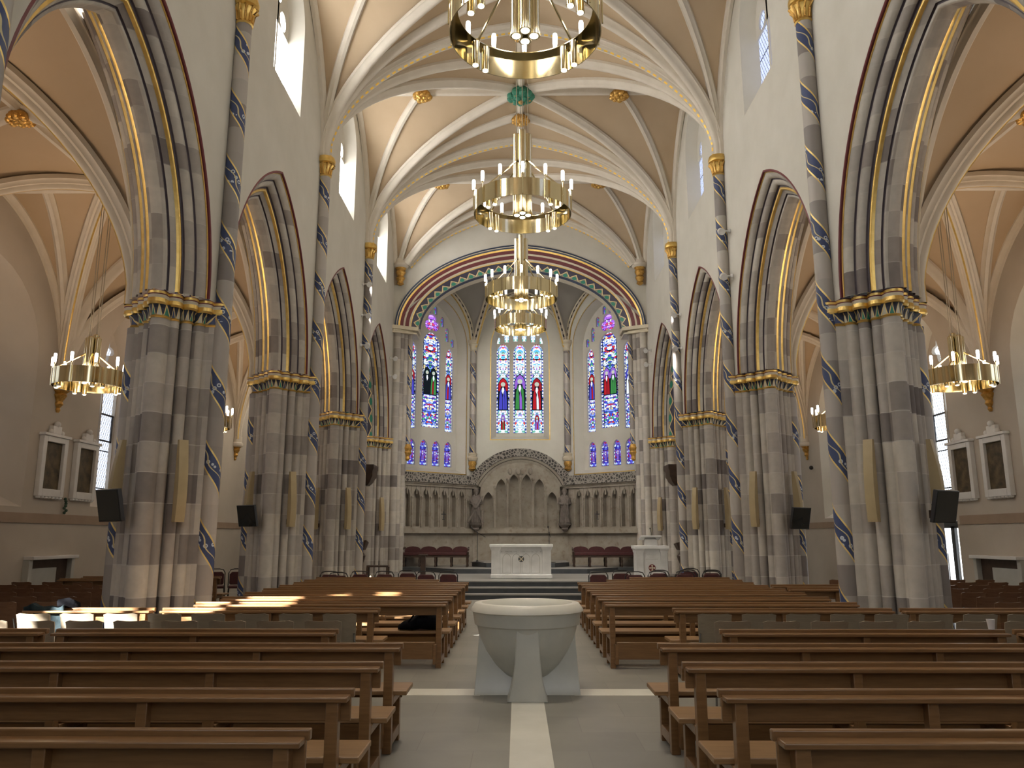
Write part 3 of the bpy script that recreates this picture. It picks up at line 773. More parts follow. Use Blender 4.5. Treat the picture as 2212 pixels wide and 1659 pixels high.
for side in (-1, 1):
    fn, L = cant_fn(side); c0 = 1.86
    li = [(shift(pointed(.44, 5.85, 9.15, .55), c0), c0, .44, 5.85, 'glass_blue')]
    for c in (c0-.92, c0+.92): li.append((shift(pointed(.20, 5.75, 8.75, .42), c), c, .20, 5.75, 'glass_blue'))
    for k in range(4):
        c = c0 + (k-1.5)*.60; li.append((shift(pointed(.19, 4.35, 5.05, .30), c), c, .19, 4.35, 'glass_deep'))
    # trefoil head of the middle light
    tre = []
    for k in range(36):
        a = 2*pi*k/36; r = .215 + .165*abs(cos(1.5*(a-pi/2)))**.6; tre.append((c0+r*cos(a), 10.06+r*sin(a)))
    sl = [(tre, c0, .5, 9.6, 'glass_trefoil')]
    for dx, z, h in ((-1.04,9.24,.34),(-.76,9.42,.60),(-.50,10.00,.42),(.50,10.00,.42),(.76,9.42,.60),(1.04,9.24,.34),(-.15,10.46,.34),(.15,10.46,.34)):
        sl.append((shift(pointed(.085, z, z+h*.75, h*.25), c0+dx), c0+dx, .14, z, 'glass_slit'))
    s2 = 1 if side < 0 else -1
    figs = [(c0-.16, 7.15, 1.1, [5,3,4,6,4] if side < 0 else [1,3,4,7,4]), (c0+.16, 7.15, 1.1, [6,6,4,6,4] if side < 0 else [5,5,4,7,4]), (c0-.92, 7.05, 1.05, [0,1,4,3,4]), (c0+.92, 7.05, 1.05, [0,1,4,3,4] if side < 0 else [4,4,4,0,4])]
    for k in range(4): figs.append((c0+(k-1.5)*.60, 4.55, .42, [7,0,4,7,4]))
    side_out[side] = apse_window(fn, c0, 1.50, 4.08, 9.15, 1.95, li, sl, figs)
mb = MB(); mb.poly([[(-CXW, .5), (CXW, .5), (CXW, 14), (-CXW, 14)], wc], lambda u, v: ctr_fn(u, v)); mb.build('wall_apse', M['plaster'], kind='structure')
for side, nm in ((-1,'left'),(1,'right')):
    fn, L = cant_fn(side); mb = MB(); mb.poly([[(0, .5), (L, .5), (L, 14), (0, 14)], side_out[side]], lambda u, v: fn(u, v)); mb.build('wall_apse_%s' % nm, M['plaster'], kind='structure')
    mb = MB(); mb.poly([[(Y4, 0), (28.9, 0), (28.9, 14), (Y4, 14)]], lambda u, v: (side*4.62, u, v)); mb.build('wall_chancel_%s' % nm, M['plaster'], kind='structure')
# apse vault
AP = Vector((0, 28.6, 12.55)); mb = MB()
def apse_patch(A, Bp):
    N = 14; R = []
    for j in range(N+1):
        v = j/N; row = []
        for i in range(N+1):
            u = i/N; x, y = A[0]+(Bp[0]-A[0])*u, A[1]+(Bp[1]-A[1])*u; z0 = 9.35 + 2.35*vprof(2*u-1)
            row.append((x+(AP.x-x)*v, y+(AP.y-y)*v, z0 + (AP.z-z0)*(1-(1-v)**1.7)))
        R.append(row)
    mb.loft(R, False, 0)
cor = [(-4.62,Y4),(-4.62,28.88),(-CXW,YE),(CXW,YE),(4.62,28.88),(4.62,Y4)]
for k in range(5): apse_patch(cor[k], cor[k+1])
apse_patch((4.62,Y4-.02), (4.62, Y4+.9)); 
mb.build('ceiling_apse', M['apse_web_shade'], kind='structure', sharp=60)
rb = MB()
for k in (1, 2, 3, 4):
    P = []
    for i in range(20):
        v = 1-cos(i/19*pi/2); z = 9.35 + (AP.z-9.35)*(1-(1-v)**2.2); P.append((cor[k][0]*.985+(AP.x-cor[k][0])*v, cor[k][1]-.05+(AP.y-cor[k][1])*v, z))
    rib(rb, P, 'mid', 1, 2)
    # red and dark chequered wall ribs either side
    for q, w in ((k-1, 1), (k+1, -1)):
        if q < 0 or q > 5: continue
        A, C = cor[k], cor[q]; P = []
        for i in range(16):
            u = i/15*.5; P.append((A[0]+(C[0]-A[0])*u, A[1]+(C[1]-A[1])*u-.06, 9.35+2.35*vprof(2*u-1)))
        rib(rb, P, 'small', 1, 2)
trim(rb, [M['cream'], M['gold'], M['checks']], sharp=50)
for side, nm in ((-1,'left'),(1,'right')):
    t = thing('apse_wall_shaft', 'slender spiral-banded stone shaft between the centre and %s apse windows' % nm, 'shaft', (side*CXW, YE-.1, 4.4), 'slender wall shafts in the apse')
    mb = MB(); ns = 14; zs = [.5, 4.75]
    mb.loft([[(.125*cos(2*pi*j/ns), .125*sin(2*pi*j/ns), z) for j in range(ns)] for z in zs], True, 0, False, lambda i, j, e: (j/ns, zs[i])); mb.build('shaft', M['spiral'], t, world=False)
    mb = MB(); mb.lathe([(.13,4.72),(.16,4.75),(.135,4.79),(.15,4.9),(.22,5.0),(.2,5.04),(.24,5.08),(.24,5.16),(.1,5.18)], (0,0,0), 14); mb.build('capital', M['cream'], t, world=False)
    mb = MB(); mb.lathe([(.13,.55),(.20,.50),(.15,.42),(.22,.34),(.20,.25),(.14,.2)], (0,0,0), 14); mb.build('base_moulding', M['cream'], t, world=False)
    mb = MB(); mb.lathe([(.15,.2),(.17,.1),(.12,-.02),(.16,-.1),(.06,-.18)], (0,0,0), 12); mb.build('corbel', M['gold_old'], t, world=False)

# ------------------------------------------------------------------ aisle walls, windows, paintings, niches
def aisle_holes(side):
    H = []
    for b in range(6):
        yc = (PY[b]+PY[b+1])/2
        hw = 1.0 if b == 4 else (1.6 if b == 5 else 1.9)
        H.append((b, yc, hw, 2.35 if b == 4 else 2.25))
    return H
for side, nm in ((-1,'left'),(1,'right')):
    cont = [[(PY[0], 0), (29.5, 0), (29.5, 9.6), (PY[0], 9.6)]]
    for b, yc, hw, z0 in aisle_holes(side):
        rise = 1.7 if hw < 1.2 else 1.9; zs = 5.6 if hw < 1.2 else 5.2
        out = pointed(hw, z0, zs, rise); cont.append(shift(out, yc))
        hi = hw - .28 if hw < 1.2 else hw-.75; inn = pointed(hi, z0+.42, zs, rise*.86)
        f = to_wall(side, AW, yc); sp = MB()
        sp.loft([[f(p[0], p[1], 0) for p in out], [f(p[0], p[1], .50) for p in inn]], True, 0)
        lw = hi*.46
        hl = [shift(pointed(lw, z0+.46, 5.25 if hw < 1.2 else 4.9, lw*1.6), c) for c in (-hi*.5, hi*.5)]
        q = [(.26*(1+.35*cos(4*a))*cos(a), 6.38-(0 if hw < 1.2 else .3)+.26*(1+.35*cos(4*a))*sin(a)) for a in [2*pi*k/28 for k in range(28)]]
        tr = MB(); tr.plate([inn] + hl + [q], lambda u, v, d: f(u, v, .50+d), .10)
        gl = MB(); gl.poly([inn], lambda u, v: f(u, v, .585))
        cas = MB()
        for c in (-hi*.5, hi*.5):
            for v0, v1 in ((4.05, 4.09), (4.72, 4.76)): cas.box(*sorted((side*(AW+.53), side*(AW+.56))), yc+c-lw, yc+c+lw, v0, v1)
            for u0 in (c-lw+.01, c+lw-.05): cas.box(*sorted((side*(AW+.53), side*(AW+.56))), yc+u0, yc+u0+.04, 4.05, 4.76)
        pm = M['pane_clear'] if (side < 0 and b == 1) else (M['pane_aisle'] if side < 0 else M['pane_bright'])
        window_obj([('splay', sp, M['aisle_plaster'] if side < 0 else M['plaster']), ('tracery', tr, M['aisle_plaster']), ('leaded_pane', gl, pm), ('casement', cas, M['lead'])])  # right splays take paler plaster: strong window light put into the colour
    if side > 0: cont.append([(18.75, 0.0001), (20.65, 0.0001), (20.65, 2.02), (18.75, 2.02)])
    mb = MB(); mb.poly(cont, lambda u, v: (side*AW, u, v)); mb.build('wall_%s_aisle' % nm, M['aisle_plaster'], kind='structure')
    mb = MB(); mb.box(*sorted((side*AW, side*(AW-.03))), PY[0], 18.6 if side > 0 else 29.4, 1.93, 2.13)
    if side > 0: mb.box(*sorted((side*AW, side*(AW-.03))), 20.75, 29.4, 1.93, 2.13)
    trim(mb, [M['band']])
    mb = MB(); mb.poly([[(AF-1.2, 0), (AW+.1, 0), (AW+.1, 9.6), (AF-1.2, 9.6)]], lambda u, v: (side*u, 29.45, v)); mb.build('wall_%s_aisle_end' % nm, M['aisle_plaster'], kind='structure')
# glazed door under the right aisle window
mb = MB()
mb.add([(AW,18.75,0),(AW+.5,18.95,0),(AW+.5,18.95,2.02),(AW,18.75,2.02)], [(0,1,2,3)]); mb.add([(AW,20.65,0),(AW+.5,20.45,0),(AW+.5,20.45,2.02),(AW,20.65,2.02)], [(0,1,2,3)])
mb.add([(AW,18.75,2.02),(AW+.5,18.95,2.02),(AW+.5,20.45,2.02),(AW,20.65,2.02)], [(0,1,2,3)])
dr = mb.build('door_1', M['plaster'], kind='structure')
mb = MB(); mb.box(AW+.46,AW+.50,18.95,20.45,0,2.02); mb.build('door_glass', M['door_glass'], dr)
mb = MB(); mb.box(AW+.38,AW+.45,18.95,20.45,1.86,2.02); mb.box(AW+.38,AW+.45,19.62,19.78,0,1.9); mb.build('door_frame', M['black'], dr)
mb = MB()
for y in (19.45, 19.95): mb.tube([(AW+.34,y,.35),(AW+.34,y,1.25)], .015, 8)
mb.build('door_pull', M['chrome'], dr)
# west end behind the camera; unseen window added, its glow fills the nave
wh = [pointed(2.4, 3.6, 8.6, 3.4)]
mb = MB(); mb.poly([[(-AW-.1, 0), (AW+.1, 0), (AW+.1, 14.3), (-AW-.1, 14.3)]] + wh, lambda u, v: (u, PY[0], v)); mb.build('wall_back', M['plaster'], kind='structure')
gl = MB(); gl.poly(wh, lambda u, v: (u, PY[0]-.1, v)); window_obj([('leaded_pane', gl, M['pane_fill'])])

# floor, steps, marble strips
mb = MB(); mb.box(-AW-.7, AW+.7, PY[0]-.1, 29.6, -.2, 0); mb.build('floor', M['floor'], kind='structure')
def slab(x0, x1, y0, y1, z0, z1):
    a = MB(); a.box(x0, x1, y0, y1, z0, z1-.03, 0); a.box(x0-.02, x1+.02, y0-.025, y1, z1-.03, z1, 1)
    return a
mb = MB()
for x0, y0, z0, z1 in ((4.5, 21.55, 0, .15), (4.45, 21.95, .15, .30), (4.4, 22.35, .30, .45)):
    s_ = slab(-x0, x0, y0, 31.4, z0, z1); mb.add(s_.v, s_.f, s_.m)
def dais(pts, z0, z1):
    mb.add([(p[0], p[1], z0) for p in pts] + [(p[0], p[1], z1) for p in pts], [tuple(range(len(pts), 2*len(pts)))] + [(i, (i+1) % len(pts), len(pts)+(i+1) % len(pts), len(pts)+i) for i in range(len(pts))], [1] + [0]*len(pts))
dais([(-3.4,28.2),(-2.2,26.7),(2.2,26.7),(3.4,28.2),(4.4,28.3),(4.4,31.4),(-4.4,31.4),(-4.4,28.3)], .45, .60)
dais([(-1.75,29.0),(-1.2,28.1),(1.2,28.1),(1.75,29.0),(1.75,31.4),(-1.75,31.4)], .60, .75)
mb.build('floor_sanctuary', [M['slate'], M['step']], kind='structure')
mb = MB(); mb.box(-.165, .165, -2, 8.5, 0, .004); trim(mb, [M['strip']])
mb = MB(); mb.box(-1.6, -.5, 8.78, 9.14, 0, .004); mb.box(.5, 1.6, 8.78, 9.14, 0, .004); trim(mb, [M['strip']])

# ------------------------------------------------------------------ reredos
t = thing('reredos', 'carved weathered stone screen with arched centre behind the altar', 'reredos', (0, YE-.3, .75))
for side, nm in ((-1,'left'),(1,'right')):
    fn, L = cant_fn(side); D = lambda dd: (lambda u, v, d=0: fn(u, v, -dd + d))
    holes = []
    n = 7; w = (L-.75)/n
    for k in range(n): holes.append(shift(pointed(w*.36, 2.02, 3.02, .42, 6), .62 + w*(k+.5)))
    mb = MB(); mb.plate([[(.3, 1.95), (L+.1, 1.95), (L+.1, 3.55), (.3, 3.55)]] + holes, D(.34), .22); mb.poly([[(.2, 1.9), (L+.1, 1.9), (L+.1, 3.6), (.2, 3.6)]], lambda u, v: fn(u, v, -.12))
    for k in range(n*2+1):   # little upright panels above the niches
        u = .62 + w*.5*k; a, b_ = D(.36)(u-.02, 3.2), D(.36)(u+.02, 3.2)
        c_, d_ = D(.30)(u+.02, 3.2), D(.30)(u-.02, 3.2); mb.hexa([a, b_, c_, d_], [(p[0], p[1], 3.52) for p in (a, b_, c_, d_)])
    for k in range(n+1):     # colonnettes
        u = .62 + w*k; p = D(.37)(u, 0); mb.tube([(p[0], p[1], 2.0), (p[0], p[1], 3.05)], .03, 8); mb.ball((p[0], p[1], 3.08), .05, 8)
    mb.build('niche_arcade', M['reredos'], t)
    mb = MB(); f0 = D(.30); mb.hexa([f0(.2,.6),f0(L+.1,.6),fn(L+.1,.6,0),fn(.2,.6,0)], [f0(.2,1.78),f0(L+.1,1.78),fn(L+.1,1.78,0),fn(.2,1.78,0)])
    f1 = D(.46); mb.hexa([f1(.2,1.78),f1(L+.1,1.78),fn(L+.1,1.78,0),fn(.2,1.78,0)], [f1(.2,1.95),f1(L+.1,1.95),fn(L+.1,1.95,0),fn(.2,1.95,0)])
    mb.build('plinth_wall', M['reredos'], t)
    mb = MB()
    for z0, z1, dd in ((3.50,3.58,.40),(3.58,3.64,.44)):
        f1 = D(dd); mb.hexa([f1(-.1,z0),f1(L+.1,z0),fn(L+.1,z0,0),fn(-.1,z0,0)], [f1(-.1,z1),f1(L+.1,z1),fn(L+.1,z1,0),fn(-.1,z1,0)])
    mb.build('moulding', M['reredos'], t)
    mb = MB(); f1 = D(.50); mb.hexa([f1(.12,3.64),f1(L+.1,3.64),fn(L+.1,3.64,0),fn(.12,3.64,0)], [f1(.12,3.98),f1(L+.1,3.98),fn(L+.1,3.98,0),fn(.12,3.98,0)])
    mb.build('pierced_cornice', M['cornice'], t)
mb = MB(); R = 1.95; zc0 = 4.78 - R
arc = lambda r: [(r*sin(a), zc0 + r*cos(a)) for a in [(-1+2*k/24)*1.13 for k in range(25)]]
holes = []
for k in range(6):
    c = (k-2.5)*.50; top = zc0 + sqrt(max(.01, 1.45**2 - c*c)); holes.append(shift(pointed(.19, 2.02, top-.55, .36, 6), c))
oc = arc(1.72)
mb.plate([[(-1.56, 1.95), (1.56, 1.95)] + [(p[0], p[1]) for p in oc[::-1] if abs(p[0]) <= 1.56 and p[1] > 2.1]] + holes, lambda u, v, d: ctr_fn(u, v, -.40+d), .30)
mb.poly([[(-1.9, .6), (1.9, .6), (1.9, 3.5), (1.5, 4.2), (-1.5, 4.2), (-1.9, 3.5)]], lambda u, v: ctr_fn(u, v, -.10))
for k in range(7):
    c = (k-3)*.50; top = zc0 + sqrt(max(.01, 1.45**2 - c*c)) - .35; mb.tube([(c, YE-.43, 2.0), (c, YE-.43, top)], .035, 8)
    mb.ball((c, YE-.44, top+.03), .06, 8)
for c in (-.25, .25, -.06, .06):
    mb.ball((c*1.6, YE-.42, 4.18), .09, 8, 0, 1.5)
mb.build('centre_panel', M['reredos'], t)
mb = MB(); mb.box(-1.95, 1.95, YE-.34, YE, .6, 1.78); mb.box(-2.0, 2.0, YE-.48, YE, 1.78, 1.95); mb.build('centre_plinth', M['reredos'], t)
def arc_band(r0, r1, d0):
    mb = MB(); A, C = arc(r0), arc(r1)
    rings = [[ctr_fn(a[0], a[1], -d0), ctr_fn(c[0], c[1], -d0-.04), ctr_fn(c[0], c[1], 0)] + [ctr_fn(a[0], a[1], 0)] for a, c in zip(A, C)]
    mb.loft(rings, True, 0, True); return mb
arc_band(1.95, 2.25, .46).build('arched_cornice', M['cornice'], t)
mb = arc_band(1.72, 1.82, .42); b2 = arc_band(1.84, 1.93, .46); mb.add(b2.v, b2.f, 0); mb.build('arched_moulding', M['reredos'], t)
def statue(side, label, cross):
    s = thing('stone_statue', label, 'statue', (side*1.72, YE-.62, 2.15))
    mb = MB()
    mb.lathe([(.20,0),(.22,.05),(.17,.35),(.15,.62),(.17,.80),(.19,.98),(.13,1.08),(.06,1.12)], (0,0,0), 16, 0, True, None, 1.0, .75)
    mb.ball((0,-.02,1.22), .095, 14, 0, 1.2); mb.ball((0,.0,1.25), .105, 12, 0, 1.0); mb.ball((0,-.09,1.14), .06, 8, 0, 1.3)   # head, hair, beard
    for q in (-1, 1): mb.tube([(q*.17,0,.98),(q*.22,-.06,.78),(q*.06,-.17,.72)], [.06,.055,.04], 10)
    for q in range(7):
        a = -pi/2 + (q-3)*.33; mb.tube([(.16*cos(a), .13*sin(a), .62), (.21*cos(a), .17*sin(a), .04)], .022, 6)
    mb.build('robed_figure', M['statue'], s, world=False)
    if cross:
        mb = MB()
        for q in (-1, 1): mb.hexa([(q*.30-.035,-.20,.02),(q*.30+.035,-.20,.02),(q*.30+.035,-.15,.02),(q*.30-.035,-.15,.02)], [(-q*.27-.035,-.20,1.05),(-q*.27+.035,-.20,1.05),(-q*.27+.035,-.15,1.05),(-q*.27-.035,-.15,1.05)])
        mb.build('saltire_cross', M['statue'], s, world=False)
    else:
        mb = MB(); mb.tube([(.1,-.2,.05),(.1,-.2,1.0)], .025, 8); mb.ball((.1,-.2,.72), .05, 8); mb.build('staff', M['statue'], s, world=False)
    mb = MB(); mb.lathe([(.05,-.30),(.14,-.22),(.12,-.16),(.24,-.06),(.26,-.03),(.26,0)], (0,0,0), 16, 0); mb.build('bracket', M['statue'], s, world=False)
statue(-1, 'stone statue holding a large diagonal cross, left of the screen centre', True)
statue(1, 'stone statue of a robed figure with staff, right of the screen centre', False)
for side, nm in ((-1,'left'),(1,'right')):
    fn, L = cant_fn(side); p = fn(1.75, 2.45, -.40)
    c = thing('wall_cross', 'small dark metal cross on the %s side of the stone screen' % nm, 'cross', p)
    mb = MB(); mb.box(-.015,.015,-.02,.02,-.14,.14); mb.box(-.09,.09,-.02,.02,.02,.05); mb.lathe([(.05,-.17),(.05,-.15)], (0,0,0), 10); mb.build('cross_body', M['lead'], c, world=False)

# ------------------------------------------------------------------ altar, ambo, benches, stands
def bevbox(x0,x1,y0,y1,z0,z1): return MB().box(x0,x1,y0,y1,z0,z1)
t = thing('altar', 'white marble altar with a round cross emblem, centre of the sanctuary', 'altar', (0, 23.8, .45))
bevbox(-.93,.93,-.42,.42,.90,.985).build('table_slab', M['white_marble'], t, .012, world=False)
bevbox(-.90,.90,-.40,.40,0,.13).build('base_step', M['white_marble'], t, .03, world=False)
mb = MB(); mb.box(-.62,.62,-.30,.30,.13,.90); mb.build('body', M['white_marble'], t, .008, world=False)
for q in (-1, 1):
    mb = MB()
    mb.loft([[(q*.74-.14,-.36,z) if 0 else (q*.745-e-.125,-.36-e,z),(q*.745+e+.125,-.36-e,z),(q*.745+e+.125,.36+e,z),(q*.745-e-.125,.36+e,z)] for z, e in ((.12,.0),(.80,.0),(.84,.02),(.90,.045))], True, 0, True)
    mb.build('corner_pilaster', M['white_marble'], t, world=False)
mb = MB()
for c in (-.42,-.14,.14,.42):
    P = pointed(.125, .16, .56, .16, 6); Q = pointed(.112, .17, .56, .145, 6)
    mb.loft([[(c+p[0], -.303, p[1]) for p in P], [(c+p[0], -.303, p[1]) for p in Q]], True, 0)
mb.build('incised_arches', M['panel'], t, world=False)
mb = MB(); rnd = random.Random(3); x = -.46       # the inscription is too small to read in the photo: letter-sized strokes only
while x < .47:
    if rnd.random() < .14: x += .05; continue
    mb.box(x, x+.007, -.3035, -.302, .755, .785)
    if rnd.random() < .6: mb.box(x, x+.02, -.3035, -.302, rnd.choice((.755,.769,.780)), rnd.choice((.760,.774,.785)))
    x += .031
for q in (-.57, .57): mb.box(q-.004, q+.004, -.3035, -.302, .75, .79); mb.box(q-.018, q+.018, -.3035, -.302, .766, .774)
mb.build('inscription', M['panel'], t, world=False)
def roundel(r, y, c0, c1, diag):
    a = MB(); a.lathe([(r,0),(r,.012)], (0,0,0), 28); a.v = [(p[0], -p[2]+y, p[1]) for p in a.v]
    b = MB(); off = pi/4 if diag else 0
    for k in range(4):
        an = off + k*pi/2
        for (w0, w1, r0, r1) in ((.10*r, .26*r, .06*r, .82*r),):
            ca, sa = cos(an), sin(an)
            P = [(r0*ca - w0*sa, r0*sa + w0*ca), (r1*ca - w1*sa, r1*sa + w1*ca), (r1*ca + w1*sa, r1*sa - w1*ca), (r0*ca + w0*sa, r0*sa - w0*ca)]
            b.hexa([(p[0], y-.014, p[1]) for p in P], [(p[0], y-.020, p[1]) for p in P])
    b.box(-.10*r,.10*r,y-.020,y-.014,-.10*r,.10*r)
    return a, b
a, b = roundel(.085, -.30, 0, 0, True)
for q in (a, b): q.v = [(p[0], p[1], p[2]+.56) for p in q.v]
o = a.build('emblem', M['slate'], t, world=False); b.build('emblem_cross', M['cream'], o, world=False)

t = thing('ambo', 'white marble ambo with a maroon cross roundel, right of the altar', 'lectern', (3.72, 23.2, .45))
bevbox(-.50,.50,-.34,.34,.86,.95).build('cornice', M['white_marble'], t, .012, world=False)
bevbox(-.27,.27,-.25,.25,0,.86).build('front_panel', M['white_marble'], t, .006, world=False)
for q in (-1, 1):
    mb = MB(); mb.loft([[(q*.345-e-.095,-.30-e,z),(q*.345+e+.095,-.30-e,z),(q*.345+e+.095,.30+e,z),(q*.345-e-.095,.30+e,z)] for z, e in ((0,.03),(.05,.03),(.06,0),(.74,0),(.78,.02),(.82,.02),(.86,.05))], True, 0, True)
    mb.build('pilaster', M['white_marble'], t, world=False)
mb = MB(); mb.hexa([(-.19,-.2,.95),(.19,-.2,.95),(.15,.12,.95),(-.15,.12,.95)], [(-.17,-.2,1.12),(.17,-.2,1.12),(.15,.12,1.22),(-.15,.12,1.22)]); mb.build('desk_neck', M['white_marble'], t, .006, world=False)
mb = MB(); mb.hexa([(-.30,-.28,1.20),(.30,-.28,1.20),(.30,.2,1.10),(-.30,.2,1.10)], [(-.30,-.28,1.24),(.30,-.28,1.24),(.30,.2,1.14),(-.30,.2,1.14)]); mb.build('desk_top', M['white_marble'], t, .006, world=False)
mb = MB(); mb.tube([(0,-.26,1.22),(.0,-.28,1.30),(-.03,-.30,1.42)], .008, 8); mb.ball((-.03,-.30,1.43), .018, 8, 0, 1.5); mb.build('microphone', M['black'], t, world=False)
a, b = roundel(.10, -.25, 0, 0, False)
for q in (a, b): q.v = [(p[0], p[1], p[2]+.33) for p in q.v]
o = a.build('emblem', M['maroon'], t, world=False); b.build('emblem_cross', M['cream'], o, world=False)
mb = MB()
for z, w in ((.68,.12),(.62,.07),(.56,.17)):
    x = -w
    while x < w: mb.box(x, x+.006, -.2535, -.252, z, z+.022); mb.box(x, x+.013, -.2535, -.252, z+(.0 if int(x*997) % 2 else .018), z+(.004 if int(x*997) % 2 else .022)); x += .024
mb.build('inscription', M['panel'], t, world=False)

for side, nm in ((-1,'left'),(1,'right')):
    t = thing('clergy_bench', 'dark wooden bench with scalloped maroon backs, %s of the altar' % nm, 'bench', (side*3.02, 28.72, .60))
    bevbox(-1.15,1.15,-.30,.22,.40,.50).build('seat', M['maroon_seat'], t, .02, world=False)
    mb = MB()
    P = [(-1.15,.5)]; 
    n = 4
    Pb = [(-1.15,.45),(1.15,.45)]
    for k in range(n-1, -1, -1):
        c = -1.15 + 2.3*(k+.5)/n
        for q in range(9): a = pi*q/8; Pb.append((c+.285*cos(a), .58+.13*sin(a)))
    mb.hexa([(p[0], .18, p[1]) for p in Pb], [(p[0], .26, p[1]) for p in Pb]); mb.build('scalloped_back', M['maroon_seat'], t, world=False)
    mb = MB(); mb.box(-1.18,1.18,-.28,.25,.33,.40); mb.build('seat_rail', M['dark_wood'], t, .01, world=False)
    for k in range(5):
        for y in (-.26,.22):
            mb = MB(); mb.lathe([(.03,0),(.035,.04),(.022,.1),(.04,.2),(.03,.3),(.04,.34)], (-1.12+2.24*k/4, y, 0), 10); mb.build('leg', M['dark_wood'], t, world=False)
    for q in (-1, 1):
        mb = MB(); mb.tube([(q*1.15,.22,.66),(q*1.16,-.1,.64),(q*1.17,-.3,.60),(q*1.16,-.33,.52),(q*1.15,-.28,.36)], .035, 8); mb.build('arm_rest', M['dark_wood'], t, world=False)

def mic_stand(x, y, z, label, boom):
    t = thing('microphone_stand', label, 'microphone stand', (x, y, z))
    mb = MB(); mb.lathe([(.24,0),(.24,.012),(.05,.03),(.02,.09)], (0,0,0), 20); mb.build('base', M['black'], t, world=False)
    mb = MB(); mb.tube([(0,0,.03),(0,0,1.05)], .011, 8); mb.ball((0,0,1.05), .025, 8); mb.build('pole', M['black'], t, world=False)
    mb = MB(); mb.tube([(boom*.30,-.05,.88),(0,0,1.05),(-boom*.20,.03,1.22)], .009, 8); mb.ball((-boom*.22,.03,1.24), .025, 8, 0, 1.6); mb.build('boom_arm', M['black'], t, world=False)
mic_stand(-1.55, 28.75, .75, 'black boom microphone stand behind the altar, left of it', 1)
mic_stand(1.02, 28.6, .75, 'black upright microphone stand seen past the right end of the altar', .15)
t = thing('side_pedestal', 'dark wooden pedestal post standing left of the sanctuary steps', 'pedestal', (-2.85, 23.4, .45))
bevbox(-.11,.11,-.11,.11,0,.06).build('foot', M['dark_wood'], t, .01, world=False); bevbox(-.07,.07,-.07,.07,.06,.66).build('post', M['dark_wood'], t, .01, world=False); bevbox(-.13,.13,-.12,.12,.66,.70).build('top', M['dark_wood'], t, .01, world=False)
t = thing('kneeling_desk', 'small dark open kneeling desk by the third pier on the left', 'kneeler', (-4.05, 22.75, .45))
mb = MB(); mb.box(-.30,.30,-.16,.16,.36,.41); mb.build('top', M['dark_wood'], t, .008, world=False)
for x in (-.28,.28):
    for y in (-.13,.13): mb = MB(); mb.box(x-.025,x+.025,y-.025,y+.025,0,.36); mb.build('leg', M['dark_wood'], t, world=False)
t = thing('votive_candle', 'lit votive candle glowing under the kneeling desk on the left', 'candle', (-4.2, 22.45, .45))
mb = MB(); mb.lathe([(.03,0),(.035,.08),(.034,.08),(.02,.075)], (0,0,0), 12); mb.build('glass_cup', M['cream'], t, world=False)
mb = MB(); mb.ball((0,0,.10), .022, 8, 0, 1.6); mb.build('flame', M['flame'], t, world=False)
for side, nm in ((-1,'left'),(1,'right')):
    t = thing('carved_wood_shrine', 'dark carved wooden canopy and figure stand in the last arch on the %s' % nm, 'shrine', (side*5.0, 25.0, .45))
    mb = MB(); mb.loft([[(-.30-e,-.34-e,z),(.30+e,-.34-e,z),(.30+e,.3+e,z),(-.30-e,.3+e,z)] for z, e in ((2.78,-.12),(2.9,-.02),(3.0,.02),(3.06,.06),(3.22,.06),(3.30,.10),(3.42,.10))], True, 0, True); mb.build('canopy', M['dark_wood'], t, world=False)
    bevbox(-.33,.33,-.4,.35,-.45,.0).build('plinth', M['dark_wood'], t, .01, world=False)
    bevbox(-.04+side*.18,.04+side*.18,-.3,.3,.2,2.85).build('back_board', M['dark_wood'], t, world=False)
    mb = MB(); mb.lathe([(.24,0),(.26,.06),(.12,.16),(.10,.34),(.17,.5),(.20,.62),(.12,.72),(.10,.80)], (0,-.2,0), 12); mb.build('figure_stand', M['dark_wood'], t, world=False)
    mb = MB(); mb.hexa([(-.16,-.36,.80),(.16,-.36,.80),(.16,.0,.80),(-.16,.0,.80)], [(-.24,-.40,1.02),(.24,-.40,1.10),(.24,.05,1.02),(-.24,.05,.98)]); mb.build('book_rest', M['dark_wood'], t, world=False)

# ------------------------------------------------------------------ font
t = thing('baptismal_font', 'large pale marble font with round bowl on four flared legs, in the aisle', 'font', (0, 9.0, 0))
mb = MB()
mb.lathe([(.02,.10),(.16,.13),(.27,.20),(.37,.31),(.46,.45),(.52,.58),(.545,.68),(.55,.70),(.575,.715),(.59,.80),(.60,.85)], (0,0,0), 56, 0, False)
mb.build('bowl', M['font_marble'], t, world=False)
mb = MB(); mb.lathe([(.60,.845),(.622,.855),(.618,.875),(.575,.935),(.565,.94),(.50,.94),(.46,.90),(.44,.84),(.43,.80)], (0,0,0), 56, 0, False); mb.build('rim', M['strip'], t, world=False)
mb = MB(); mb.lathe([(.45,.845),(.001,.842)], (0,0,0), 40, 0, False); mb.build('water', noisy('still_water', (.10,.13,.12),(.12,.15,.14), 2, .05), t, world=False)
for k in range(4):
    an = -pi/2 + k*pi/2; ca, sa = cos(an), sin(an); mb = MB(); rings = []
    for z, w in ((0,.215),(.02,.20),(.12,.172),(.25,.148),(.40,.132),(.55,.124),(.70,.12)):
        rin = {0:.02,.02:.02,.12:.03,.25:.26,.40:.38,.55:.46,.70:.50}[z]; ro = .585 - .05*(z/.7)
        if k in (1, 3): ro -= .02
        rings.append([(rin*ca - w*sa, rin*sa + w*ca, z), (ro*ca - w*sa, ro*sa + w*ca, z), (ro*ca + w*sa, ro*sa - w*ca, z), (rin*ca + w*sa, rin*sa - w*ca, z)])
    mb.loft(rings, True, 0, True); mb.build('leg', M['font_marble'], t, .012, world=False)

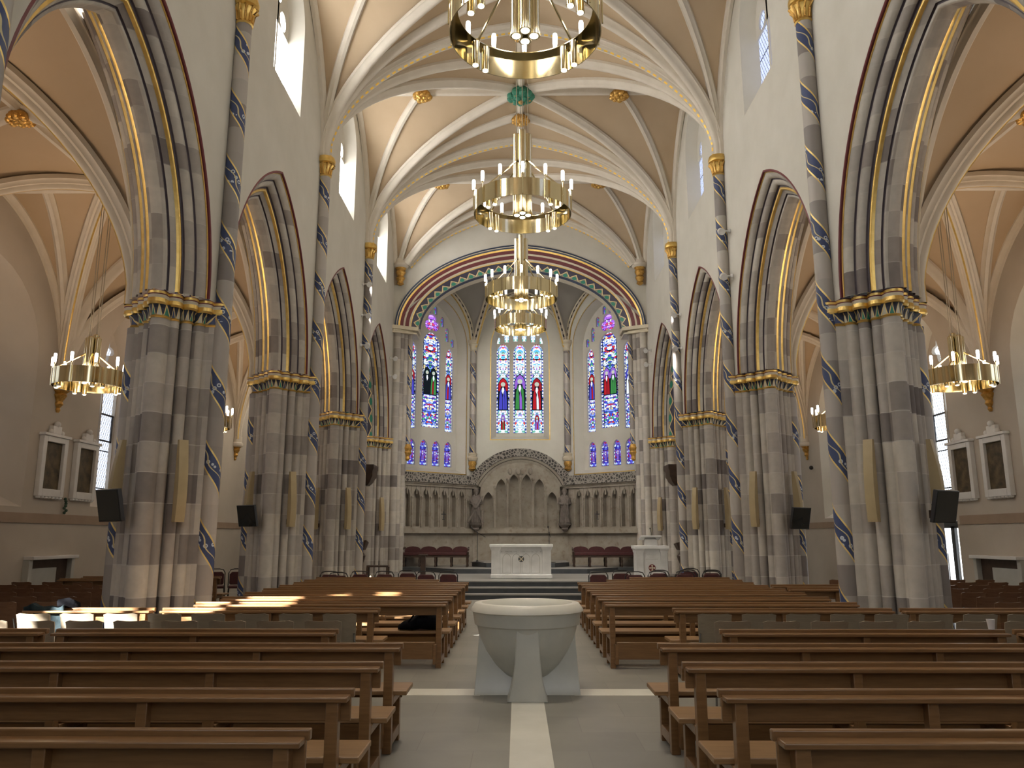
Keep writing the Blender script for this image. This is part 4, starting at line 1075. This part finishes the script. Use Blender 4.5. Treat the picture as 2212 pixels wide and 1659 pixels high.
# ------------------------------------------------------------------ pews
def make_pew(L, label, loc, sgn=1, joint=False):
    "x from 0 (aisle end) outwards to sgn*L; faces +y; y=0 is the back"
    t = thing('oak_pew', label, 'pew', loc, 'oak pews of the nave')
    X = lambda a, b: (min(sgn*a, sgn*b), max(sgn*a, sgn*b))
    def bx(name, a, b, y0, y1, z0, z1, m='oak', bev=.006):
        x0, x1 = X(a, b); return MB().box(x0, x1, y0, y1, z0, z1).build(name, M[m], t, bev, world=False)
    bx('top_rail', 0, L, -.002, .042, .765, .812)
    bx('back_board', .01, L-.01, -.025, .0, .645, .772)
    bx('book_ledge', .015, L-.015, -.115, -.002, .758, .785)
    bx('seat', -.03, L+.03, .05, .44, .405, .44, 'oak_seat')
    bx('seat_rail', .05, L-.05, .36, .385, .33, .405)
    n = max(2, int(round(L/1.05)))+1
    for k in range(n):
        c = .10 + (L-.20)*k/(n-1)
        if k in (0, n-1):
            x0, x1 = X(c-.035, c+.035); mb = MB()
            mb.box(x0, x1, -.095, -.02, 0, .76); mb.box(x0, x1, .33, .40, 0, .405); mb.box(x0, x1, -.015, .33, .345, .405); mb.box(x0, x1, -.015, .33, .05, .13)
            mb.build('end_frame', M['oak'], t, .005, world=False)
        else:
            x0, x1 = X(c-.03, c+.03); mb = MB(); mb.box(x0, x1, -.085, -.022, 0, .76); mb.box(x0, x1, -.006, .36, .35, .405); mb.box(x0, x1, .30, .36, 0, .35); mb.build('support', M['oak'], t, .004, world=False)
    x0, x1 = X(.14, L-.14); mb = MB(); mb.box(x0, x1, -.17, -.13, .12, .33)
    mb.build('kneeler', M['oak'], t, .006, world=False)
    for c in (.14, L-.14):
        x0, x1 = X(c-.02, c+.02); mb = MB(); mb.box(x0, x1, -.19, -.085, .06, .30); mb.build('kneeler_bracket', M['oak'], t, .004, world=False)
    return t
ROWS = [(3.70,1.02,3.35,1),(4.65,1.02,3.35,1),(5.62,1.02,3.35,1),(6.58,1.02,3.35,1),(7.55,1.76,2.62,1),(9.75,1.75,2.62,1),(10.62,1.02,3.30,0),(11.55,1.02,3.30,0),(12.5,1.02,3.30,0),(13.4,1.02,3.30,0),(14.3,1.02,3.30,0),(15.2,1.02,3.30,0),(16.1,1.66,2.7,0),(17.0,2.25,2.1,0)]
for side, nm in ((-1,'left'),(1,'right')):
    pr = {}
    for k, (y, x, L, ais) in enumerate(ROWS):
        where = '%s of the centre aisle, %s row counted from the camera' % (nm, ORD[k])
        lab = 'oak pew %s' % where
        if L in pr: dup(pr[L], (side*x, y, 0), lab)
        else: pr[L] = make_pew(L, lab, (side*x, y, 0), side)
    # outer pews continuing the near rows towards the side aisle
    for k in (4, 5):
        y = ROWS[k][0]; lab = 'outer oak pew towards the %s aisle, in line with the %s row' % (nm, ORD[k])
        x = 4.46
        if 'o' in pr: dup(pr['o'], (side*x, y, 0), lab)
        else: pr['o'] = make_pew(1.55 if side < 0 else 3.2, lab, (side*x, y, 0), side)
    # pews standing in the side aisle beyond the first pier
    for q, y in enumerate((16.5, 17.4) if side < 0 else (13.6, 14.5)):
        lab = 'oak pew in the %s aisle beyond the brown chairs, %s of two' % (nm, ('nearer', 'farther')[q])
        x = 6.5 if side < 0 else 4.42
        if 'a' in pr: dup(pr['a'], (side*x, y, 0), lab)
        else: pr['a'] = make_pew(3.0 if side < 0 else 1.6, lab, (side*x, y, 0), side)

# ------------------------------------------------------------------ plywood chairs
def make_chair(name, label, loc, mat, group, cat='chair', seatm=None):
    t = thing(name, label, cat, loc, group)
    mb = MB(); R = []
    for i in range(7):          # curved back, slightly flared to the top, gently dished
        z = .46 + .36*i/6; w = .172 + .016*i/6; yb = -.02 - .07*(i/6)**1.3
        R.append([(w*(-1+2*j/8), yb + .035*(1-(abs(-1+2*j/8))**2)*-1 + .02 - (.0), z - (.02 if i == 6 and j in (0, 8) else 0) - .012*(1-abs(-1+2*j/8)**2 if i == 6 else 0)) for j in range(9)])
    F = [[(p[0], p[1]+.014, p[2]) for p in r] for r in R]
    mb.loft(R, False, 0); mb.loft(F, False, 0)
    for A, C in ((R[-1], F[-1]), (R[0], F[0])): mb.loft([A, C], False, 1)
    mb.loft([[r[0] for r in R], [r[0] for r in F]], False, 0); mb.loft([[r[-1] for r in R], [r[-1] for r in F]], False, 0)
    mb.build('backrest', [mat, M['edge_glint']], t, world=False, sharp=50)
    mb = MB(); mb.loft([[(sx, sy, z) for sx, sy in ((-.19,0),(.19,0),(.205,.40),(.17,.44),(-.17,.44),(-.205,.40))] for z in (.432,.448)], True, 0, True); mb.build('seat', seatm or mat, t, .004, world=False)
    for sx in (-1, 1):
        mb = MB(); mb.tube([(sx*.19,.38,.432),(sx*.215,.41,0)], .011, 8); mb.build('leg', M['chrome'], t, world=False)
        mb = MB(); mb.tube([(sx*.165,-.05,.60),(sx*.18,-.01,.43),(sx*.21,-.08,0)], .011, 8); mb.build('leg', M['chrome'], t, world=False)
    return t
ply = None
for side, nm in ((-1,'left'),(1,'right')):
    for r, (y, rn) in enumerate(((8.35,'nearer'),(9.10,'farther'))):
        for k in range(8):
            x = side*(2.08 + .488*k); lab = 'pale plywood chair in the %s chair row, %s, %s from the aisle' % (rn, nm, ORD[k])
            if ply is None: ply = make_chair('plywood_chair', lab, (x, y, 0), M['ply'], 'plywood chairs in two rows between the pews')
            else: dup(ply, (x, y, 0), lab)
br = None
for side, nm in ((-1,'left'),(1,'right')):
    for r in range(6 if side < 0 else 7):
        for k in range(6):
            x = side*(6.30 + .58*k + (.29 if r % 2 else 0)); y = 10.7 + .92*r
            lab = 'brown chair in the %s aisle, %s row from the front, %s from the pier' % (nm, ORD[r], ORD[k])
            if br is None: br = make_chair('brown_chair', lab, (x, y, 0), M['red_ply'], 'brown chairs in the side aisles')
            else: dup(br, (x, y, 0), lab)
# maroon stacking chairs by the steps
def make_stack_chair(label, loc, rz):
    t = thing('maroon_chair', label, 'chair', loc, 'maroon padded chairs by the sanctuary steps', rz)
    mb = MB(); mb.loft([[(-.19+e,-.2,z),(.19-e,-.2,z),(.19-e,-.16,z),(-.19+e,-.16,z)] for z, e in ((.52,.02),(.56,0),(.76,0),(.82,.05))], True, 0, True); mb.build('backrest', M['maroon_seat'], t, .015, world=False)
    bevbox(-.21,.21,-.2,.22,.43,.49).build('seat', M['maroon_seat'], t, .02, world=False)
    mb = MB(); mb.tube([(-.21,-.2,.45),(-.21,-.21,.80),(-.17,-.21,.87),(-.08,-.21,.89),(.08,-.21,.89),(.17,-.21,.87),(.21,-.21,.80),(.21,-.2,.45)], .012, 8); mb.build('hoop_frame', M['black'], t, world=False)
    for x in (-.2,.2):
        for y in (-.19,.2): mb = MB(); mb.tube([(x,y,.44),(x*1.08,y*1.1,0)], .011, 8); mb.build('leg', M['black'], t, world=False)
    return t
SCH = [(-4.30,18.2),(-3.98,17.7),(-3.62,18.3),(-3.10,18.3),(-2.62,18.8),(-2.15,18.2),(-1.65,18.3),
       (1.72,18.2),(2.28,18.75),(2.52,18.1),(3.02,18.25),(3.20,18.85),(3.66,18.3),(3.85,19.0),(4.22,18.35),(4.42,18.95),(4.1,19.8)]
sc = None
cnt = {-1: 0, 1: 0}
for x, y in SCH:
    s_ = -1 if x < 0 else 1
    lab = 'maroon padded chair before the sanctuary, %s from the left on the %s side' % (ORD[cnt[s_]], 'left' if s_ < 0 else 'right'); cnt[s_] += 1
    if sc is None: sc = make_stack_chair(lab, (x, y, 0), 0)
    else: dup(sc, (x, y, 0), lab, rz=random.uniform(-.15, .15))
# dark chairs seen between the first and second piers on the left
for k, (x, y) in enumerate(((-6.9,19.6),(-6.5,19.2),(-7.4,19.5))):
    dup(sc, (x, y, 0), 'dark padded chair in the left aisle between the first two piers, %s of three' % ('leftmost middle rightmost'.split()[[1,2,0][k]]), rz=.3)

# ------------------------------------------------------------------ left-behind belongings
t = thing('black_bag', 'black cloth bag slumped on the seventh-row pew seat, left of aisle', 'bag', (-1.40, 10.86, .44))
mb = MB()
prof = [(-.28,.06,.10),(-.22,.10,.12),(-.10,.15,.16),(.0,.24,.17),(.08,.27,.17),(.17,.24,.16),(.25,.19,.13),(.29,.08,.08)]
rings = [[(x, d*cos(a), max(0, h*.5 + h*.5*sin(a) + .012*sin(3*a+x*20))) for a in [2*pi*k/14 for k in range(14)]] for x, h, d in prof]
mb.loft(rings, True, 0, True); mb.build('body', M['cloth_black'], t, world=False, sharp=80)
mb = MB(); mb.tube([(-.15,-.1,.1),(-.05,-.16,.22),(.08,-.16,.26),(.16,-.1,.18)], .012, 8); mb.build('strap', M['cloth_black'], t, world=False)
t = thing('draped_jacket', 'slate grey jacket draped over the outer pew end at far left', 'jacket', (-5.78, 9.75, .812))
mb = MB(); rings = []
for i in range(15):
    u = i/14; row = []
    for j in range(13):
        v = j/12; x = -.24 + .50*v; s_ = (u-.5)*.95; a = abs(s_)
        y = max(-.075, min(.075, s_)) + (.03*sin(v*9+u*3)); z = .02 + .02*sin(v*7) - max(0, a-.075)*(.9+.2*sin(v*5+1)) + .015*sin(v*15+u*9)
        row.append((x+.02*sin(u*8), y, z))
    rings.append(row)
mb.loft(rings, False, 0); o = mb.build('body', M['cloth_grey'], t, world=False, sharp=80)
m_ = o.modifiers.new('thick', 'SOLIDIFY'); m_.thickness = .02
mb = MB(); mb.tube([(.16,-.02,.05),(.26,.0,.06),(.34,.05,.02),(.36,.08,-.10)], [.05,.06,.055,.04], 10); mb.build('sleeve', M['cloth_black'], t, world=False, sharp=80)
t = thing('paper_cup', 'pale disposable cup standing on the fifth-row pew top at right', 'cup', (4.26, 7.56, .812))
mb = MB(); mb.lathe([(.026,0),(.036,.085),(.038,.09),(.034,.09),(.025,.006)], (0,0,0), 18, 0, False); mb.build('cup_body', M['paper'], t, world=False)

# ------------------------------------------------------------------ paintings, wall niches, speakers, screens, fittings
for side, nm in ((-1,'left'),(1,'right')):
    for q, (yc, w) in enumerate(((17.0-.05-.25+.2, 'nearer'), (18.2, 'farther'))):
        t = thing('framed_relief', 'dark picture in a white moulded frame on the %s aisle wall, %s of the pair' % (nm, w), 'picture', (side*AW, yc, 3.15), 'framed wall pictures in the aisles')
        s = -side
        def fr(x0, x1, y0, y1, z0, z1): return MB().box(*sorted((s*x0, s*x1)), y0, y1, z0, z1)
        mb = MB(); 
        for a in ((-.46,-.33,-.66,.62),(.33,.46,-.66,.62),(-.33,.33,.50,.62),(-.33,.33,-.66,-.50)):
            b_ = fr(0, .11, a[0], a[1], a[2], a[3]); mb.add(b_.v, b_.f, 0)
        b_ = fr(0, .15, -.50, .50, .62, .68); mb.add(b_.v, b_.f, 0)
        for k in range(7): mb.ball((s*.06, -.40+.8*k/6, -.68), .055, 8, 0, .6)
        mb.build('frame', M['white_plastic'], t, .012, world=False)
        mb = MB(); b_ = fr(0, .10, -.16, .16, .68, .86); mb.add(b_.v, b_.f, 0); mb.ball((s*.08,0,.90), .07, 10); mb.ball((s*.08,-.2,.72), .06, 8); mb.ball((s*.08,.2,.72), .06, 8); mb.build('crest', M['white_plastic'], t, .01, world=False)
        fr(.01, .04, -.34, .34, -.51, .51).build('picture', noisy('dark_relief_painting_%s%d' % (nm, q), (.02,.016,.008), (.13,.09,.04), 6, .6), t, world=False)
    t = thing('wall_niche', 'low white-topped recess with a grey panel on the %s aisle wall' % nm, 'wall recess', (side*AW, 17.1, 0))
    s = -side
    MB().box(*sorted((0, s*.22)), -.75, .95, 1.18, 1.25).build('ledge', M['white_plastic'], t, .01, world=False)
    MB().box(*sorted((0, s*.03)), -.62, .82, .05, 1.18).build('recess_shade', M['dark_wood'], t, world=False)  # flat dark slab stands in for the shade of a recess
    MB().box(*sorted((s*.03, s*.08)), -.55, .35, .1, 1.0).build('grey_panel', M['panel'], t, .01, world=False)
    for y in (-.68, .88): MB().box(*sorted((0, s*.14)), y-.06, y+.06, .0, 1.18).build('side_post', M['panel'], t, .01, world=False)
t = thing('wall_sprig', 'small dark green bracket ornament below the left aisle pictures', 'ornament', (-AW+.06, 17.55, 2.32))
mb = MB()
for k in range(7): mb.ball((.02*(k % 2), .03*sin(k*2), .05*k-.15), .035, 8)
mb.build('body', noisy('dark_green', (.02,.05,.03),(.05,.10,.06), 9), t, world=False)

def column_speaker(x, y, ang, label):
    t = thing('curved_wall_panel', label, 'wall fitting', (x, y, 1.85), 'pale curved upright panels fixed to the piers', ang)
    mb = MB(); R = []
    for i in range(13):
        u = i/12; z = 1.14*u; d = .06 + .10*sin(pi*min(1, .25+.75*u))**1.0
        R.append([(-.065,0,z),(.065,0,z),(.065,d*.9,z),(.0,d,z),(-.065,d*.9,z)])
    mb.loft(R, True, 0, True); mb.build('shell', M['pale_board'], t, world=False, sharp=40)
    MB().box(-.04,.04,-.06,.01,.05,.16).build('bracket', M['dark_wood'], t, world=False)
NM4 = {3:'nearest',4:'second',5:'third',6:'farthest'}
for side, nm in ((-1,'left'),(1,'right')):
    for i in (3,4,5,6):
        for q, w in ((1,'nave'),(-1,'aisle')):
            if i == 6 and q < 0: continue
            dx, dy = -side*q*.36, -.36; nx, ny = -side*q*.707, -.707
            px, py = side*PC + dx*1.13, PY[i] + dy*1.13
            column_speaker(px, py, atan2(ny, nx) - pi/2, 'pale curved panel on the %s-facing side of the %s %s pier' % (w, NM4[i], nm))
def screen(x, y, z, ang, label, glassy=False):
    t = thing('wall_screen', label, 'screen', (x, y, z), 'dark flat screens on the piers', ang)
    mb = MB(); mb.box(-.25,.25,-.03,.03,-.22,.22); tl = .22
    mb.v = [(p[0], p[1]*cos(tl)-p[2]*sin(tl), p[1]*sin(tl)+p[2]*cos(tl)) for p in mb.v]; mb.build('case', M['black'], t, .008, world=False)
    mb = MB(); mb.box(-.235,.235,-.0335,-.0295,-.205,.205); mb.v = [(p[0], p[1]*cos(tl)-p[2]*sin(tl), p[1]*sin(tl)+p[2]*cos(tl)) for p in mb.v]; mb.build('glass', M['screen'], t, world=False)
    MB().box(-.04,.04,0,.16,-.04,.04).build('arm', M['black'], t, world=False)
screen(-5.62, 10.72, 2.07, radians(-30), 'dark flat screen on the left side of the nearest left pier')
screen(-5.62, 16.22, 2.07, radians(-28), 'dark flat screen on the left side of the second left pier')
screen(5.64, 10.72, 2.05, radians(30), 'dark flat screen on the right side of the nearest right pier')
screen(5.64, 16.22, 2.02, radians(28), 'greenish dark screen on the right side of the second right pier')
def spotlight(x, y, z, side, label, aim=None, power=0):
    t = thing('spotlight', label, 'spotlight', (x, y, z), 'small white spotlights on the nave walls')
    mb = MB(); mb.tube([(0,0,0),(-side*.16,-.02,0)], .018, 8); mb.ball((0,0,0), .05, 8); mb.build('arm', M['white_plastic'], t, world=False)
    mb = MB(); mb.tube([(-side*.18,.10,.05),(-side*.19,.03,.01),(-side*.20,-.10,-.06)], [.055,.075,.075], 14); mb.build('lamp_head', M['white_plastic'], t, world=False)
    if aim:
        L_ = bpy.data.lights.new('spotlight_beam', 'SPOT'); L_.energy = power; L_.color = (1.0,.95,.88); L_.spot_size = radians(75); L_.spot_blend = .8; L_.shadow_soft_size = .08
        o = bpy.data.objects.new('spotlight_beam', L_); COL.objects.link(o); o['kind'] = 'helper'; o.location = (x-side*.22, y+.14, z-.02)
        o.rotation_euler = (Vector(aim)-o.location).to_track_quat('-Z', 'Y').to_euler()
SPT = {(-1,22.1,8.95): ((.8,31.0,3.6), 520), (1,22.1,8.0): ((-.8,30.5,4.2), 760), (-1,22.1,8.0): ((.4,28.5,5.5), 300), (-1,22.1,7.1): ((0,23.6,1.0), 480), (1,22.1,7.0): ((1.8,23.4,1.0), 480)}
k = {-1: 0, 1: 0}
for side, y, z in ((-1,22.1,8.95),(-1,22.1,8.0),(-1,22.1,7.1),(-1,27.3,7.9),(-1,27.3,7.25),(1,16.6,8.35),(1,16.6,7.3),(1,22.1,8.0),(1,22.1,7.0),(1,27.2,8.15),(1,27.2,7.65)):
    spotlight(side*(NW-.02), y, z, side, 'small white spotlight on the %s nave wall, %s of its side from the camera' % ('left' if side < 0 else 'right', ORD[k[side]]), *SPT.get((side, y, z), (None, 0))); k[side] += 1
t = thing('wall_camera', 'tiny black security camera on the right aisle wall', 'camera', (AW-.05, 27.4, 4.0))
mb = MB(); mb.ball((-.06,0,0), .075, 10); mb.build('body', M['black'], t, world=False); MB().box(-.03,.06,-.04,.04,-.04,.04).build('mount', M['white_plastic'], t, world=False)

# ------------------------------------------------------------------ chandeliers
def chandelier(x, y, z, D, n, label, ztop, power, color, aisle=False, sc_=1.0):
    t = thing('ring_chandelier', label, 'chandelier', (x, y, z), 'brass ring chandeliers')
    R = D/2; h = .17*sc_ if not aisle else .15
    mb = MB(); prof = [(R,-h),(R,h),(R-.10*sc_,h),(R-.10*sc_,h-.012),(R-.012,h-.012),(R-.012,-h),(R,-h)]
    mb.lathe(prof, (0,0,0), 64, 0, False); mb.build('ring_band', M['brass'], t, world=False)
    for k in range(n):
        a = 2*pi*(k+.5)/n; cx_, cy_ = (R+.018)*cos(a), (R+.018)*sin(a)
        mb = MB(); mb.tube([(cx_,cy_,-h*.9),(cx_,cy_,h+.07*sc_)], .010*sc_, 6); mb.lathe([(.010,h+.05*sc_),(.024*sc_,h+.075*sc_),(.024*sc_,h+.085*sc_)], (cx_,cy_,0), 10)
        o = mb.build('candle_stem', M['brass'], t, world=False)
        mb = MB(); mb.lathe([(.026*sc_,h+.085*sc_),(.030*sc_,h+.14*sc_),(.032*sc_,h+.25*sc_),(.026*sc_,h+.285*sc_),(.004,h+.29*sc_)], (cx_,cy_,0), 12); mb.build('bulb', M['bulb'], o, world=False)
    r = .074*sc_
    tl = [(-.108,0,1.0),(.108,0,1.0),(0,-.108,1.0),(0,.108,1.1)]
    for q, (a, b, k_) in enumerate(tl):
        zt = (1.50 if not aisle else .95)*sc_*k_; zb = -.16*sc_ if not aisle else -.05
        mb = MB(); mb.lathe([(r,zb),(r,zt),(r*.7,zt+.02)], (a*sc_,b*sc_,0), 18, 0, True); mb.lathe([(r*1.06,zb-.012),(r*1.06,zb+.03)], (a*sc_,b*sc_,0), 18)
        o = mb.build('centre_tube', M['brass'], t, world=False)
        mb = MB(); mb.ball((a*sc_,b*sc_,zb-.005), r*.8, 12, 0, .5); mb.build('lens', M['spot'], o, world=False)
        mb = MB(); mb.tube([(a*sc_,b*sc_,zt),(a*sc_*1.15,b*sc_*1.15,ztop-z)], .008, 6); mb.build('cable', M['cable'], t, world=False)
    for q in range(4):
        a = pi/4 + q*pi/2
        mb = MB(); mb.tube([(.10*sc_*cos(a),.10*sc_*sin(a),(.95 if not aisle else .6)*sc_),((R-.04)*cos(a),(R-.04)*sin(a),h)], .017*sc_, 8); mb.build('strut', M['brass'], t, world=False)
        for d_ in (-.10, .10):
            b_ = a + d_/R*1.0; rr = R-.115*sc_
            mb = MB(); c_ = (rr*cos(b_), rr*sin(b_), 0); mb.lathe([(.05*sc_,-h*1.35),(.05*sc_,h*.6),(.03*sc_,h*.65)], c_, 16, 0, True)
            o = mb.build('downlight', M['brass'], t, world=False); mb = MB(); mb.ball((c_[0],c_[1],-h*1.36), .040*sc_, 10, 0, .5); mb.build('lens', M['spot'], o, world=False)
    if aisle:
        ld = bpy.data.lights.new('chandelier_uplight', 'AREA'); ld.shape = 'DISK'; ld.size = D*.95; ld.energy = power; ld.color = color
        lo = bpy.data.objects.new('chandelier_uplight', ld); COL.objects.link(lo); lo.location = (x, y, z+h+.02); lo.rotation_euler = (pi, 0, 0); lo['kind'] = 'helper'
        power = power*.25
    else:
        ld = bpy.data.lights.new('chandelier_downlight', 'SPOT'); ld.energy = 420; ld.color = (1.0,.88,.70); ld.spot_size = radians(115); ld.spot_blend = .7; ld.shadow_soft_size = .5
        lo = bpy.data.objects.new('chandelier_downlight', ld); COL.objects.link(lo); lo.location = (x, y, z-h*1.6); lo['kind'] = 'helper'
    ld = bpy.data.lights.new('chandelier_light', 'POINT'); ld.energy = power; ld.color = color; ld.shadow_soft_size = R*.5
    lo = bpy.data.objects.new('chandelier_light', ld); COL.objects.link(lo); lo.location = (x, y, z + (.95 if not aisle else -.15)); lo['kind'] = 'helper'
    return t
for b, w in ((2,'nearest the camera, cut by the top edge'),(3,'second along the nave'),(4,'third along the nave'),(5,'farthest, hanging lowest before the altar')):
    yc = (PY[b]+PY[b+1])/2
    chandelier(0, yc, 7.88 if b < 5 else 8.55, 1.87 if b < 5 else 1.72, 14, 'large brass ring chandelier %s' % w, ZC-.3, 110, (1.0,.92,.80), False, 1.0)
for side, nm in ((-1,'left'),(1,'right')):
    for b, w in ((2,'beside the camera'),(3,'nearest in view'),(4,'farther, half behind the nearest pier'),(5,'at the far end')):
        yc = (PY[b]+PY[b+1])/2
        chandelier(side*8.02, yc, 4.50, 1.22, 10, 'small brass ring chandelier in the %s aisle, %s' % (nm, w), ZAC-.2, 48, (1.0,.70,.46), True, .82)
